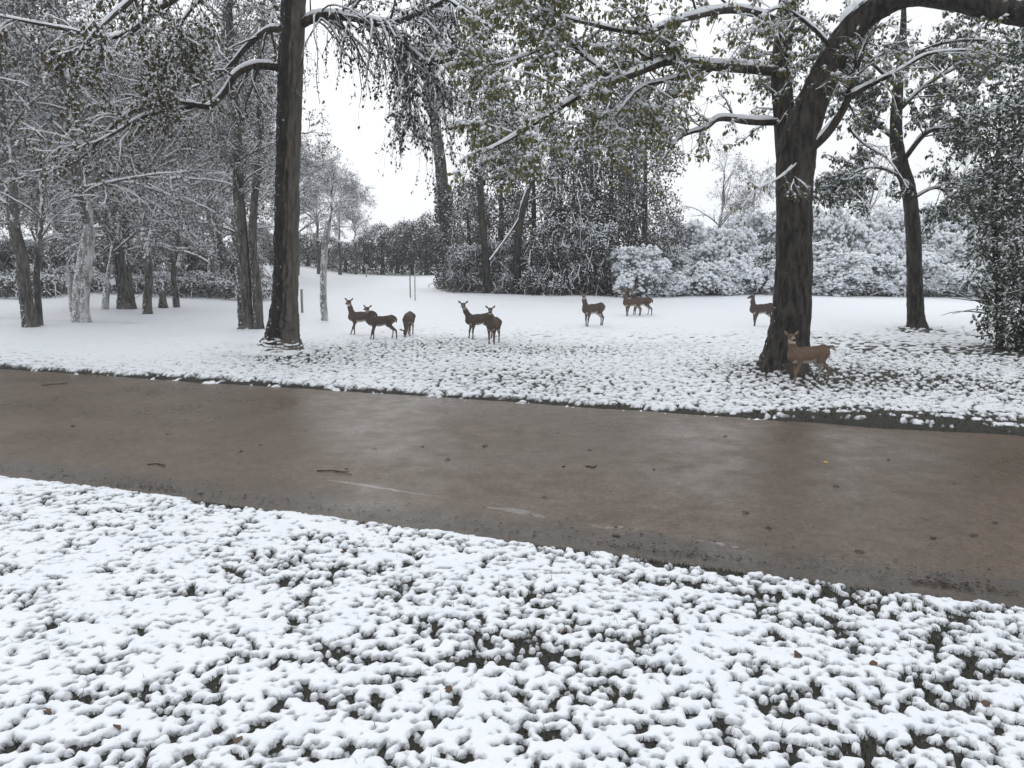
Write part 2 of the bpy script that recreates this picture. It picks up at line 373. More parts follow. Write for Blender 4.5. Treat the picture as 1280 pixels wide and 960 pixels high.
def leaves(mb, P, size, rs, mi=1, hang=.8, w=.30, var=.35):
    N = len(P); s_ = size * rs.uniform(1 - var, 1 + var, N)[:, None]
    d = rs.randn(N, 3); d[:, 2] -= hang * 1.6; d = unit(d)
    o = unit(np.cross(d, rs.randn(N, 3))); nn = np.cross(d, o)
    V = np.stack([P, P + d * s_ * .5 + o * s_ * w - nn * s_ * .10, P + d * s_ + nn * s_ * .06, P + d * s_ * .5 - o * s_ * w - nn * s_ * .10], 1)
    b_ = np.arange(N)[:, None] * 4
    f = np.concatenate([b_ + [0, 1, 2], b_ + [0, 2, 3]])
    mb.add(V.reshape(-1, 3), f, mi, False, np.repeat(rs.rand(N), 4))
def blobs(mb, P, size, rs, mi=2, flat=.6, var=.4):
    N = len(P); s_ = size * rs.uniform(1 - var, 1 + var, (N, 1))
    a = rs.rand(N) * 6.28; V = np.zeros((N, 6, 3))
    for k in range(4):
        r_ = s_[:, 0] * rs.uniform(.55, 1.05, N); an = a + k * 1.5708
        V[:, k] = P + np.stack([r_ * np.cos(an), r_ * np.sin(an), s_[:, 0] * rs.uniform(-.15, .15, N)], -1)
    V[:, 4] = P + np.concatenate([s_ * rs.uniform(-.2, .2, (N, 2)), s_ * flat], 1); V[:, 5] = P - np.concatenate([s_ * 0, s_ * 0, s_ * flat * .5], 1)
    b_ = np.arange(N)[:, None] * 6
    f = np.concatenate([b_ + [k, (k + 1) % 4, 4] for k in range(4)] + [b_ + [(k + 1) % 4, k, 5] for k in range(4)])
    mb.add(V.reshape(-1, 3), f, mi)
def snowcap(mb, pp, pr, rs, mi=2, sides=6, cover=.75, thick=.6, lo=.012):
    """a ridge of snow lying along the upper side of each branch"""
    T = tangents(pp); hz = np.sqrt(np.clip(1 - T[..., 2] ** 2, 0, 1))
    K = pp.shape[1]; no = np.stack([np.interp(np.linspace(0, 1, K), np.linspace(0, 1, max(4, K // 3)), rs.rand(max(4, K // 3))) for _ in range(len(pp))])
    on = np.clip((cover + .25 - no) * 4, 0, 1) * sstep(.35, .75, hz)
    on[:, :max(2, K // 12)] = 0
    r_ = (pr * thick + lo) * on * rs.uniform(.8, 1.15, pr.shape)
    up_ = np.array([0, 0, 1.]) - T[..., 2:3] * T; up_ = unit(up_); c_ = pp + up_ * (pr * .85 * (on > 0) - (on <= 0) * pr * .5)[..., None]
    tubes(mb, c_, np.maximum(r_, 1e-4), sides, mi)
def trunk_mesh(P, R, seed, sides=40, K=None, flare=0., lobes=5, rough=.06, K_per=.07, fh=.55):
    """a tapered trunk with furrowed bark and, at the foot, root flare"""
    rs = RNG(seed); P = np.asarray(P, float); L = np.linalg.norm(np.diff(P, axis=0), axis=1).sum()
    K = K or max(8, int(L / K_per)); pp = spline(P, K)
    rr_ = np.interp(np.linspace(0, len(P) - 1, K), np.arange(len(P)), R)
    an = np.arange(sides) * 2 * math.pi / sides; hgt = np.linspace(0, L, K)
    AN, HG = np.meshgrid(an, hgt)
    # periodic noise round the trunk
    def pn(fa, fh_, sd):
        w_ = sstep(0, 1, AN / (2 * math.pi))
        return pnoise(AN / (2 * math.pi) * fa, HG * fh_, sd) * (1 - w_) + pnoise((AN / (2 * math.pi) - 1) * fa, HG * fh_, sd) * w_
    D = 1 + rough * (.8 * pn(sides / 2.2, 6., seed + 5) + pn(sides / 3.2, 1.9, seed) + .6 * pn(sides / 6., .9, seed + 1)) + .05 * pn(4, .5, seed + 2)
    if flare:
        lb = np.zeros_like(AN)
        for k in range(lobes):
            a0 = k * 6.283 / lobes + rs.uniform(-.4, .4); lb += rs.uniform(.6, 1.3) * np.exp(-((np.angle(np.exp(1j * (AN - a0)))) / .35) ** 2)
        D = D + flare * np.exp(-HG / fh) * (.30 + .8 * lb)
    mb = MB(); tubes(mb, pp[None], rr_[None], sides, 0, D[None])
    return mb, pp, rr_
def limb(P, w0, w1, K=28):
    pp = spline(P, K); return pp[None], np.linspace(w0, w1, K)[None]

def clusters(mb, P, rs, ls, n_=7, pad=.10):
    """drooping leaf bunches, each under a pad of snow"""
    N = len(P); Q = np.repeat(P, n_, 0) + rs.randn(N * n_, 3) * [.07, .07, .035]; leaves(mb, Q, ls, rs, 1, 1.3, .27)
    Q = np.repeat(P, 3, 0) + rs.randn(N * 3, 3) * [.06, .06, .012] + [0, 0, .045]; blobs(mb, Q, pad * .8, rs, 2, .62, .45)
# ------------------------------------------------------------------ the big tree left of the deer
def root_z(p): return float(tz(p[0], p[1]))
B = gnd(352, 441); YB = B[1]; k_ = pxm(YB)
def pl(Y, *pts):      # a limb from sight-line points, each with its own depth offset
    return [at(x, y, Y + d) for x, y, d in pts]
T = thing('tree', (B[0], B[1], root_z(B)), 'tall dark straight trunked tree left of the grazing deer, with drooping leafy limbs', 'tree')
Pt = [at(352, 446, YB), at(353, 420, YB), at(356, 380, YB), at(358, 300, YB), at(360, 200, YB), at(363, 100, YB), at(367, 0, YB), at(372, -120, YB), at(376, -260, YB)]
mb, tp, tr = trunk_mesh(Pt, np.array([70, 43, 32, 29.5, 29, 29, 28, 24, 14]) / 2 * k_, 5, 64, None, 1.35, 6, .075, .05, .36)
build(mb, 'trunk', M['bark_split'], T)
def multi(*limbs, K=28):
    return np.concatenate([l[0] for l in limbs]), np.concatenate([l[1] for l in limbs])
R1 = limb(pl(YB, (372, 32, 0), (400, 20, -.2), (440, 22, -.5), (485, 34, -.9), (512, 62, -1.2), (535, 78, -1.4), (572, 72, -1.8), (600, 60, -2.2)), .13, .035)
R2 = limb(pl(YB, (480, 34, -.9), (510, 22, -.8), (545, 6, -.6), (590, -20, -.4), (640, -60, 0)), .085, .03)
R3 = limb(pl(YB, (485, 32, -.9), (505, 60, -.6), (510, 110, -.3), (515, 150, -.2)), .06, .015)
R4 = limb(pl(YB, (535, 78, -1.4), (545, 105, -1.3), (580, 130, -1.1), (625, 150, -1.)), .04, .012)
R5 = limb(pl(YB, (370, -50, 0), (430, -60, -1), (500, -40, -2.5), (560, 0, -3.5), (620, 40, -4)), .12, .02)
L1 = limb(pl(YB, (352, 84, 0), (322, 82, -.3), (297, 91, -.8), (280, 116, -1.1), (262, 133, -1.3), (245, 133, -1.5), (215, 140, -1.8), (180, 165, -2)), .115, .03)
L2 = limb(pl(YB, (352, 36, 0), (335, 38, .3), (312, 55, .7), (290, 80, 1.), (270, 98, 1.2), (240, 110, 1.5)), .10, .03)
L3 = limb(pl(YB, (366, -70, 0), (310, -60, -1.5), (240, -30, -3), (180, -10, -4), (130, 30, -4.8), (95, 70, -5.2)), .13, .02)
L4 = limb(pl(YB, (364, -40, 0), (300, -40, -1), (215, 0, -2), (150, 45, -2.4), (75, 35, -2.6), (0, 20, -3)), .11, .025)
L5 = limb(pl(YB, (300, -40, -1), (240, 10, -2.5), (215, 60, -3), (200, 110, -3.2)), .06, .012)
L6 = limb(pl(YB, (262, 133, -1.3), (210, 128, -2), (160, 142, -2.3), (125, 175, -2.5), (90, 205, -2.6), (40, 215, -2.8)), .06, .016)
L7 = limb(pl(YB, (215, 140, -1.8), (180, 145, -2.6), (140, 168, -2.9), (110, 180, -3), (60, 178, -3.2)), .05, .012)
bigl = multi(R1, R2, R5, L1, L2, L3, L4); sml = multi(R3, R4, L5, L6, L7)
mb = MB(); rs = RNG(7)
tubes(mb, *bigl, 9); tubes(mb, *sml, 7)
snowcap(mb, *bigl, rs, 1, 7, .9, .55, .02); snowcap(mb, *sml, rs, 1, 6, .9, .6, .018)
build(mb, 'limb', [M['bark_dark'], M['snowfar']], T)
# right side: fine hanging twigs with dark leaves; left side: thicker twigs with olive leaves
def foliage(mb, par, rs, n1, n2, L1_, L2_, nl, ls, droop1, droop2, blobf, bs, hang=.9, t0=.12, up=.1, w=.30, K1=8, K2=6):
    a = grow(*par, n1, t0, 1., L1_, K1, .9, rs, droop1, .16, up, .42, .25, .3, .010)
    b_ = grow(*a, n2, .15, 1., L2_, K2, .7, rs, droop2, .16, 0, .55, .35, .3, .005)
    tubes(mb, *a, 5, 0); tubes(mb, *b_, 3, 0)
    snowcap(mb, *a, rs, 2, 5, .85, .9, .008)
    P = np.concatenate([pick(b_[0], int(nl * .8), rs), pick(a[0], int(nl * .2), rs, .3)])
    leaves(mb, P, ls, rs, 1, hang, w)
    nb = int(blobf * nl); Q = P[rs.permutation(len(P))[:nb]].copy(); Q[:, 2] += ls * .05; blobs(mb, Q, bs, rs, 2)
    return a, b_
mb = MB(); rs = RNG(11)
foliage(mb, multi(R1, R2, R5), rs, 26, 7, 1.5, 1.0, 3300, .10, .10, .22, .38, .035, 1.0)
foliage(mb, multi(R1, R3, R4), rs, 12, 4, 2.4, 1.3, 520, .10, .22, .24, .3, .035, 1.0, .3, 0., .3, 12, 8)
foliage(mb, multi(R1, R2, R4), rs, 12, 6, 2.6, 1.2, 900, .10, .16, .24, .35, .035, 1.0, .3, 0., .3, 12, 8)
R1a = (R1[0][:, :16], R1[1][:, :16] * .5)
foliage(mb, R1a, rs, 22, 5, 2.6, 1.2, 420, .10, .2, .24, .3, .035, 1.0, .1, 0., .3, 12, 8)
foliage(mb, multi(R3, R4), rs, 20, 7, 1.1, .9, 1200, .10, .14, .24, .35, .038, 1.0)
build(mb, 'crown', [M['twig'], M['leaf_dark'], M['snowfar']], T)
mb = MB(); rs = RNG(12)
foliage(mb, multi(L3, L5), rs, 24, 8, 1.3, .9, 3600, .11, .12, .2, .4, .042, 1.1)
foliage(mb, multi(L1, L2, L4, L6, L7), rs, 18, 7, 1.4, 1.0, 2200, .10, .07, .12, .5, .04)
build(mb, 'crown', [M['twig'], M['leaf_olive'], M['snowfar']], T)
# ------------------------------------------------------------------ the big tree on the right
B = gnd(978, 467); YR = B[1]; k_ = pxm(YR)
T = thing('tree', (B[0], B[1], root_z(B)), 'thick dark forked trunk with heavy snow-topped limb, a reddish deer at its foot', 'tree')
Pt = [at(978, 474, YR), at(983, 445, YR), at(988, 405, YR), at(992, 350, YR), at(993, 300, YR), at(993, 250, YR), at(994, 210, YR), at(1000, 170, YR), at(1018, 122, YR), at(1048, 62, YR), at(1086, 16, YR - .3), at(1138, -8, YR - .8), at(1200, -2, YR - 1.3), at(1270, 14, YR - 1.8), at(1350, 22, YR - 2.3), at(1440, 0, YR - 3)]
mb, tp, tr = trunk_mesh(Pt, np.array([58, 53, 48, 44, 42, 42, 45, 44, 36, 33, 30, 28, 28, 28, 24, 12]) / 2 * k_, 9, 64, None, .50, 5, .07, .05, .45)
snowcap(mb, tp[None, 95:], tr[None, 95:], RNG(4), 1, 9, .70, .55, .03)
build(mb, 'trunk', [M['bark_dark'], M['snowfar']], T)
S1 = limb(pl(YR, (990, 235, .2), (984, 190, .3), (980, 140, .4), (976, 90, .5), (980, 40, .6), (986, -20, .7), (990, -90, .9)), .27, .16, 40)
mb = MB(); tubes(mb, *S1, 16); build(mb, 'trunk', M['bark_dark'], T)
E = limb(pl(YR, (974, 89, .5), (940, 86, -.3), (885, 82, -1.2), (840, 76, -1.8), (790, 93, -2.4), (740, 112, -3), (690, 140, -3.5), (640, 172, -4), (600, 192, -4.4)), .12, .02)
E2 = limb(pl(YR, (868, 92, -1.2), (835, 100, -1.6), (800, 110, -2), (772, 140, -2.3), (740, 165, -2.5)), .05, .012)
E3 = limb(pl(YR, (765, 100, -2.7), (730, 70, -2.6), (705, 48, -2.5), (675, 62, -2.7), (640, 75, -3), (610, 80, -3.2)), .05, .012)
Fb = limb(pl(YR, (976, 152, .4), (940, 152, -.2), (900, 148, -.5), (882, 160, -.7), (850, 172, -.8), (825, 205, -.9)), .09, .018)
Hb = limb(pl(YR, (978, 28, .6), (920, 12, 0), (860, 22, -1), (800, 40, -1.8), (730, 28, -2.4), (670, 10, -3)), .10, .02)
Ib = limb(pl(YR, (986, -40, .7), (900, -70, 0), (800, -60, -1), (700, -35, -2), (630, 10, -2.6)), .11, .02)
Cb = limb(pl(YR, (1008, 190, -.2), (1035, 165, -.3), (1058, 128, -.4), (1072, 80, -.3), (1085, 45, 0), (1110, 10, .3)), .11, .03)
Db = limb(pl(YR, (1058, 122, -.4), (1090, 105, -.6), (1125, 88, -.8), (1160, 68, -1), (1210, 62, -1.3)), .065, .018)
Gb = limb(pl(YR, (985, 60, -.2), (970, 40, -.8), (985, 90, -1.1), (988, 150, -1.2), (996, 200, -1.2), (985, 250, -1.2)), .035, .010)
G2 = limb(pl(YR, (995, 205, -1.2), (975, 222, -1.3), (945, 238, -1.4), (925, 262, -1.5)), .025, .008)
G3 = limb(pl(YR, (1040, 60, -.4), (1010, 30, -1.), (975, 10, -1.5), (950, 25, -1.8), (935, 60, -2)), .045, .01)
Jb = limb(pl(YR, (1060, 160, 0), (1080, 180, .1), (1110, 200, .1), (1135, 235, .2)), .03, .008)
bl = multi(E, Fb, Hb, Ib, Cb); sl = multi(E2, E3, Db, Gb, G2, G3, Jb)
mb = MB(); rs = RNG(21); tubes(mb, *bl, 9); tubes(mb, *sl, 7)
snowcap(mb, *bl, rs, 1, 7, .9, .65, .02); snowcap(mb, *sl, rs, 1, 6, 1.4, .8, .014)
build(mb, 'limb', [M['bark_dark'], M['snowfar']], T)
mb = MB(); rs = RNG(22)
a_, b2 = foliage(mb, multi(E, E2, E3, Hb, Ib), rs, 26, 7, 1.2, .75, 4600, .10, .05, .10, .5, .04, .9, .2, .2)
clusters(mb, pick(b2[0], 620, rs, .5), rs, .10, 8, .07)
S2 = (S1[0][:, 10:], S1[1][:, 10:] * .25)
a_, b2 = foliage(mb, S2, rs, 46, 7, 1.1, .6, 1300, .10, .05, .12, .55, .04, .9, .0, .1)
clusters(mb, pick(b2[0], 110, rs, .5), rs, .10, 8, .07)
a_, b2 = foliage(mb, multi(Fb, Cb, Db, G3), rs, 15, 7, 1.0, .7, 700, .10, .06, .10, .6, .04, .9, .25, .1)
clusters(mb, pick(b2[0], 100, rs, .5), rs, .10, 8, .075)
foliage(mb, multi(Gb, G2, Jb), rs, 9, 5, .5, .35, 120, .09, .10, .14, .5, .04, .9, .25, .1)
build(mb, 'crown', [M['twig'], M['leaf_green'], M['snowfar']], T)

# ------------------------------------------------------------------ evergreen beyond it, and the dark evergreen at the right edge
B = gnd(1144, 412); Y3 = B[1]; k_ = pxm(Y3)
T = thing('tree', (B[0], B[1], root_z(B)), 'slender dark trunk with evergreen leaf tiers, standing alone before the snowy shrubs', 'tree')
Pt = [at(1145, 416, Y3), at(1144, 380, Y3), at(1143, 330, Y3), at(1141, 280, Y3), at(1135, 235, Y3), at(1126, 205, Y3), at(1120, 170, Y3), at(1122, 120, Y3), at(1128, 60, Y3), at(1130, 0, Y3)]
mb, tp, tr = trunk_mesh(Pt, np.array([22, 19, 18, 17, 17, 17, 15, 12, 9, 5]) / 2 * k_, 15, 28, None, 1.0, 5, .08, .08, .3)
build(mb, 'trunk', M['bark_dark'], T)
ls_ = [limb(pl(Y3, (1126, 205, 0), (1160, 165, -.5), (1200, 160, -1), (1240, 140, -1.4), (1290, 120, -1.6)), .09, .02),
       limb(pl(Y3, (1120, 175, 0), (1090, 150, .4), (1060, 110, .8), (1040, 95, 1.)), .08, .02),
       limb(pl(Y3, (1121, 140, 0), (1160, 105, .5), (1210, 80, 1), (1270, 75, 1.4)), .08, .02),
       limb(pl(Y3, (1124, 90, 0), (1160, 60, -.6), (1220, 50, -1), (1290, 60, -1.2)), .07, .02),
       limb(pl(Y3, (1132, 225, 0), (1100, 210, -.5), (1070, 215, -.9), (1045, 240, -1.2)), .06, .015),
       limb(pl(Y3, (1138, 250, 0), (1170, 235, .5), (1200, 250, .8), (1230, 240, 1.)), .06, .015),
       limb(pl(Y3, (1122, 110, 0), (1090, 80, -.6), (1060, 60, -1), (1030, 70, -1.2)), .06, .015)]
ev = multi(*ls_); mb = MB(); tubes(mb, *ev, 8); snowcap(mb, *ev, RNG(3), 1, 6, .8, .6, .02)
build(mb, 'limb', [M['bark_dark'], M['snowfar']], T)
mb = MB(); rs = RNG(31)
a_, b2 = foliage(mb, ev, rs, 20, 8, 1.5, .9, 9000, .15, .04, .09, .3, .05, .6, .15, .05, .27)
clusters(mb, pick(b2[0], 950, rs, .4), rs, .16, 8, .07)
build(mb, 'crown', [M['twig'], M['leaf_ever'], M['snowfar']], T)

def ball(rs, n_, c, r, shell=.55):
    d = unit(rs.randn(n_, 3)); rad = shell + (1 - shell) * rs.rand(n_) ** .6
    no = .16 * np.sin(d[:, 0] * 7 + c[0] * 3) * np.cos(d[:, 2] * 6 + c[1]) + .12 * np.sin(d[:, 1] * 13 + c[2])
    return np.asarray(c) + d * (rad * (1 + no))[:, None] * np.asarray(r), d
def mass(rs, ells, n_, shell=.5, zmin=.02):
    """points spread through lumpy foliage: mostly near the outer skin"""
    vol = np.array([np.prod(e[1]) ** .6667 for e in ells]); cnt = (n_ * vol / vol.sum()).astype(int)
    P = []; D = []
    for (c, r), m_ in zip(ells, cnt):
        p, d = ball(rs, m_, c, r, shell); P.append(p); D.append(d)
    P = np.concatenate(P); D = np.concatenate(D); keep = P[:, 2] > zmin
    for c, r in ells: keep &= (((P - np.asarray(c)) / np.asarray(r)) ** 2).sum(1) > .30
    return P[keep], D[keep]
B = gnd(1268, 438); Y4 = B[1]
T = thing('evergreen_tree', (B[0], B[1], root_z(B)), 'dense dark green evergreen sweeping to the ground at the field edge, snow dusted', 'tree')
rs = RNG(41); z0 = root_z(B)
mb = MB(); stems = [limb([(B[0] + dx, B[1] + dy, z0 - .1), (B[0] + dx * 1.8, B[1] + dy * 1.5, 1.5), (B[0] + dx * 3, B[1] + dy * 2, 4.), (B[0] + dx * 3.5, B[1] + dy * 2, 7.)], .13, .03) for dx, dy in ((.1, 0), (.45, .2), (-.2, .3), (.7, -.2))]
tubes(mb, *multi(*stems), 10); build(mb, 'trunk', M['bark_dark'], T)
ell = [((B[0] + .1, B[1] - .2, .85), (1.2, 1.1, .85)), ((B[0] + .9, B[1] + .1, 1.5), (1.9, 1.7, 1.4)), ((B[0] + .6, B[1], 3.2), (2.2, 1.9, 1.6)), ((B[0] + .9, B[1], 5.0), (2.3, 2., 1.7)), ((B[0] + 1.3, B[1], 6.8), (2.4, 2.1, 1.7)), ((B[0] + 2.8, B[1] + .5, 3), (2.2, 2, 2.6)), ((B[0] + 2.6, B[1] - .6, 6), (2.2, 1.8, 2.2)), ((B[0] + 1.6, B[1], 8.3), (2.4, 1.9, 1.5)), ((B[0] - .6, B[1] + .5, 4.4), (1.2, 1.2, .8)), ((B[0] - .9, B[1] + .3, 6.2), (1.2, 1.2, .7))]
P, D = mass(rs, ell, 46000, .35, .12)
mb = MB(); leaves(mb, P, .145, rs, 1, .5, .27)
tw = grow(*multi(*stems), 60, .1, 1., 1.6, 7, 1.1, rs, .02, .14, .1, .35, .2, .1, .01); tubes(mb, *tw, 4, 0)
k = (D[:, 2] > -.1) & (rs.rand(len(P)) < .16 + .3 * D[:, 2]); blobs(mb, P[k] + [0, 0, .03], .055, rs, 2)
build(mb, 'crown', [M['twig'], M['leaf_ever'], M['snowfar']], T)
B = gnd(955, 371); z0 = root_z(B)
T = thing('evergreen_shrub', (B[0], B[1], z0), 'small glossy dark green shrub behind the deer beside the thick forked trunk', 'shrub')
rs = RNG(43); mb = MB(); tubes(mb, *limb([(B[0], B[1], z0 - .05), (B[0], B[1], z0 + 1), (B[0] + .1, B[1], z0 + 2)], .06, .02), 7); build(mb, 'stem', M['bark_dark'], T)
P, D = mass(rs, [((B[0], B[1], z0 + .75), (.75, .7, .75)), ((B[0] + .1, B[1], z0 + 1.6), (.7, .65, .8)), ((B[0] + .2, B[1], z0 + 2.2), (.5, .5, .55))], 2600, .45, z0 + .03)
mb = MB(); leaves(mb, P, .17, rs, 1, .5, .3); k = (D[:, 2] > 0) & (rs.rand(len(P)) < .3); blobs(mb, P[k], .07, rs, 2)
build(mb, 'crown', [M['twig'], M['leaf_ever'], M['snowfar']], T)

# ------------------------------------------------------------------ crowns shared by the trees of the grove
def crown_mesh(seed, hgt, spread, n1, n2, n3, nl, ls, leafm, droop, blobf, bs, upl=.9, twigm='twig_frost', hang=.6):
    rs = RNG(seed); K0 = 10
    st = np.zeros((1, K0, 3)); st[0, :, 2] = np.linspace(-.4, hgt * .75, K0); st[0, :, 0] = np.cumsum(rs.randn(K0) * .12); st[0, :, 1] = np.cumsum(rs.randn(K0) * .12)
    st[0, :, :2] -= st[0, 0, :2]
    sr = np.linspace(.17, .04, K0)[None]
    a = grow(st, sr, n1, .08, 1., spread, 9, upl, rs, droop * .2, .13, .25, .6, .2, .35)
    b_ = grow(*a, n2, .15, 1., spread * .5, 7, .8, rs, droop * .7, .16, .05, .5, .25, .4, .012)
    c_ = grow(*b_, n3, .1, 1., spread * .26, 5, .8, rs, droop, .18, 0, .55, .3, .3, .006)
    mb = MB(); tubes(mb, st, sr, 8, 0); tubes(mb, *a, 6, 0); tubes(mb, *b_, 4, 0); tubes(mb, *c_, 3, 0)
    snowcap(mb, *a, rs, 2, 5, .85, .6, .02); snowcap(mb, *b_, rs, 2, 4, .8, .8, .015)
    P = pick(c_[0], nl, rs, .1); leaves(mb, P, ls, rs, 1, hang, .33)
    Q = P[rs.permutation(nl)[:int(nl * blobf)]] + [0, 0, .03]; blobs(mb, Q, bs, rs, 2)
    return mb.mesh('crown', [M[twigm], M[leafm], M['snowfar']])
CR = [crown_mesh(51, 11, 5.0, 18, 8, 10, 9000, .11, 'leaf_grey', .10, .22, .045),
      crown_mesh(52, 12, 5.4, 20, 8, 10, 9000, .11, 'leaf_grey', .14, .22, .045),
      crown_mesh(53, 10, 4.6, 18, 8, 10, 9000, .11, 'leaf_grey', .06, .3, .045)]
CB = [crown_mesh(54, 9, 3.6, 14, 7, 7, 700, .12, 'leaf_grey', .02, .8, .05, .6), ]      # nearly bare
def put_crown(T, mesh, loc, s, rz, sz=None):
    o = link('crown', mesh, T); o.location = Vector(loc) - T.location; o.scale = (s, s, sz or s); o.rotation_euler.z = rz; return o
def simple_tree(px, py, w, top, label, bark, crowns, group=None, flare=.6, name='tree', seed=1, w1=.75, sides=18, cat='tree', also=()):
    B = gnd(px, py); z0 = root_z(B); Y = B[1] ; q = pxm(Y)
    T = thing(name, (B[0], B[1], z0), label, cat, group)
    ends = []
    for (pxs, wk) in [(top, w)] + list(also):
        Pt = [np.array([*( at(pxs[0][0], py, Y)[:2] if True else 0), z0 - .15])] + [at(x, y, Y) for x, y in pxs[1:]]
        R = np.linspace(1, w1, len(Pt)) * wk / 2 * q
        mb, tp, tr = trunk_mesh(Pt, R, seed, sides, None, flare, 4, .07, .16, .3); seed += 3
        build(mb, 'trunk', M[bark], T); ends.append(tp[-1])
    for (ci, s, rz, dz) in crowns:
        e = ends[0]; put_crown(T, CR[ci] if ci < 10 else CB[ci - 10], (e[0], e[1], e[2] + dz), s, rz)
    return T
simple_tree(312, 413, 20, [(309, 413), (306, 380), (304, 330), (299, 250), (295, 150), (288, 60), (284, -40)], 'double trunked dark tree close behind the tall straight trunk, branches laced with snow', 'bark_grey', [(1, .62, 1., -4.5), (0, .6, 3.2, -6.5), (2, .55, 4.5, -8.5)], seed=61, w1=.38, sides=26, flare=1.0,
            also=[([(322, 413), (322, 370), (316, 310), (318, 250), (326, 170), (322, 90), (330, 20)], 13)])
simple_tree(38, 411, 17, [(38, 411), (34, 385), (29, 350), (27, 320), (18, 285), (14, 240)], 'crooked dark leaning trunk beside a short stub trunk in the snowy grove', 'bark_grey', [(0, 1.05, .4, -1.)], seed=71)
simple_tree(49, 409, 9, [(49, 409), (48, 385), (46, 345), (50, 300)], 'short thin trunk hugging the crooked leaning trunk in the grove', 'bark_grey', [(10, .6, 2., -.3)], seed=73)
simple_tree(103, 405, 15, [(98, 405), (98, 380), (99, 350), (106, 310), (110, 285), (108, 250)], 'pale snow-plastered twin trunked tree in the grove', 'bark_pale', [(1, 1., 2.2, -.6)], seed=77, flare=.35,
            also=[([(108, 405), (105, 385), (108, 345), (112, 315), (114, 285)], 13), ([(93, 404), (90, 385), (86, 350), (83, 332)], 7)])
simple_tree(131, 391, 9, [(131, 391), (132, 372), (135, 350), (139, 330)], 'thin pale trunk leaning away from the pale twin trunked tree', 'bark_pale', [(2, .85, 3., -.6)], seed=81, flare=.15)
simple_tree(158, 390, 22, [(158, 390), (157, 370), (154, 340), (150, 310)], 'broad stout grove trunk with snow clinging in its bark furrows', 'bark_grey', [(1, 1.05, 4.4, -.8)], seed=83, flare=.45)
simple_tree(185, 396, 12, [(185, 396), (184, 375), (186, 352), (184, 320)], 'grove tree with a low snow-topped fork on its short dark trunk', 'bark_grey', [(0, .85, 5.5, -1.)], seed=87, flare=.2)
simple_tree(221, 387, 8, [(221, 387), (219, 365), (217, 340), (222, 310)], 'slim straight grey trunk standing next to the low stump', 'bark_grey', [(2, .95, 1.3, -.5)], seed=89, flare=.2)
simple_tree(267, 375, 6, [(267, 375), (266, 350), (262, 320)], 'faint slim trunk far behind the double trunked dark tree', 'bark_grey', [(0, 1.2, .9, -1.)], seed=91, flare=.2)
simple_tree(-60, 402, 16, [(-60, 402), (-62, 360), (-58, 310)], 'grey trunked grove tree next to the crooked leaning trunk', 'bark_grey', [(1, 1.05, 5, -1.)], seed=93)
simple_tree(406, 403, 9, [(406, 403), (404, 370), (405, 330), (407, 300), (411, 277)], 'slender pale snow-sided trunk with a bent elbow branch', 'bark_pale', [(10, .34, 2.6, -.2)], seed=95, flare=.1, w1=.8,
            also=[([(411, 403), (411, 280), (405, 270), (398, 262), (388, 254), (376, 250)], 4)] if False else ())
B = gnd(204, 388); z0 = root_z(B)
mb, _, _ = trunk_mesh([(B[0], B[1], z0 - .1), (B[0], B[1], z0 + .35), (B[0] + .03, B[1], z0 + .75), (B[0] + .05, B[1], z0 + .95)], [.2, .17, .14, .04], 99, 16, None, .5, 4, .08, .08, .2)
blobs(mb, np.array([(B[0] + .05, B[1], z0 + .95)]), .12, RNG(1), 1); mb.r[-1][:] = .5
st = build(mb, 'tree_stump', [M['bark_grey'], M['snowfar']]); tag(st, 'low broken snow-capped stump between two slim grove trunks', 'stump')
# ------------------------------------------------------------------ thicket and vine hung trees behind the field
def vine_mass_mesh(seed, ells, nl, ls, leafm, base, upf, bs, strands=60, hang=.9, sn=None):
    rs = RNG(seed); P, D = mass(rs, ells, nl, .6); mb = MB()
    leaves(mb, P, ls, rs, 1, hang, .33)
    cl = .5 + 1.0 * pnoise(P[:, 0] / .9 + P[:, 1] / 1.3, P[:, 2] / 1.1, seed) + .6 * pnoise(P[:, 0] / 2.2 + P[:, 1] / 2.5, P[:, 2] / 2.8, seed + 2)
    k = rs.rand(len(P)) < (base + upf * sstep(-.1, .7, D[:, 2])) * np.clip(cl * 1.5, .1, 1.8)
    Q = P[k] + unit(D[k]) * .05; blobs(mb, Q, bs, rs, 2, .7)
    i = rs.randint(0, len(P), strands); S0 = P[i] + D[i] * .12
    st = np.zeros((strands, 6, 3)); dr = D[i] * [1, 1, 0] * .3 + rs.randn(strands, 3) * .25
    L = rs.uniform(.35, 1.3, strands)[:, None]; ph = rs.rand(strands, 1) * 6.28; am = rs.uniform(.03, .14, (strands, 1))
    for j in range(6): st[:, j] = S0 + dr * (j / 5) + np.concatenate([am * np.sin(ph + j * 1.1), am * np.cos(ph * 2 + j * .8), -L * (j / 5) ** 1.3], 1); st[:, j, 2] = np.maximum(st[:, j, 2], .05)
    st2 = st + np.concatenate([D[i] * [.04, .04, 0]], 1)[:, None, :]; tubes(mb, st, np.full((strands, 6), .025), 4, 0); tubes(mb, st2, rs.uniform(.004, .022, (strands, 6)), 4, 2)
    W = pick(st2, strands * 3, rs, 0, .6); blobs(mb, W, .05, rs, 2, .8)
    return mb.mesh('foliage', [M['twig'], M[leafm], M['snowfar']])
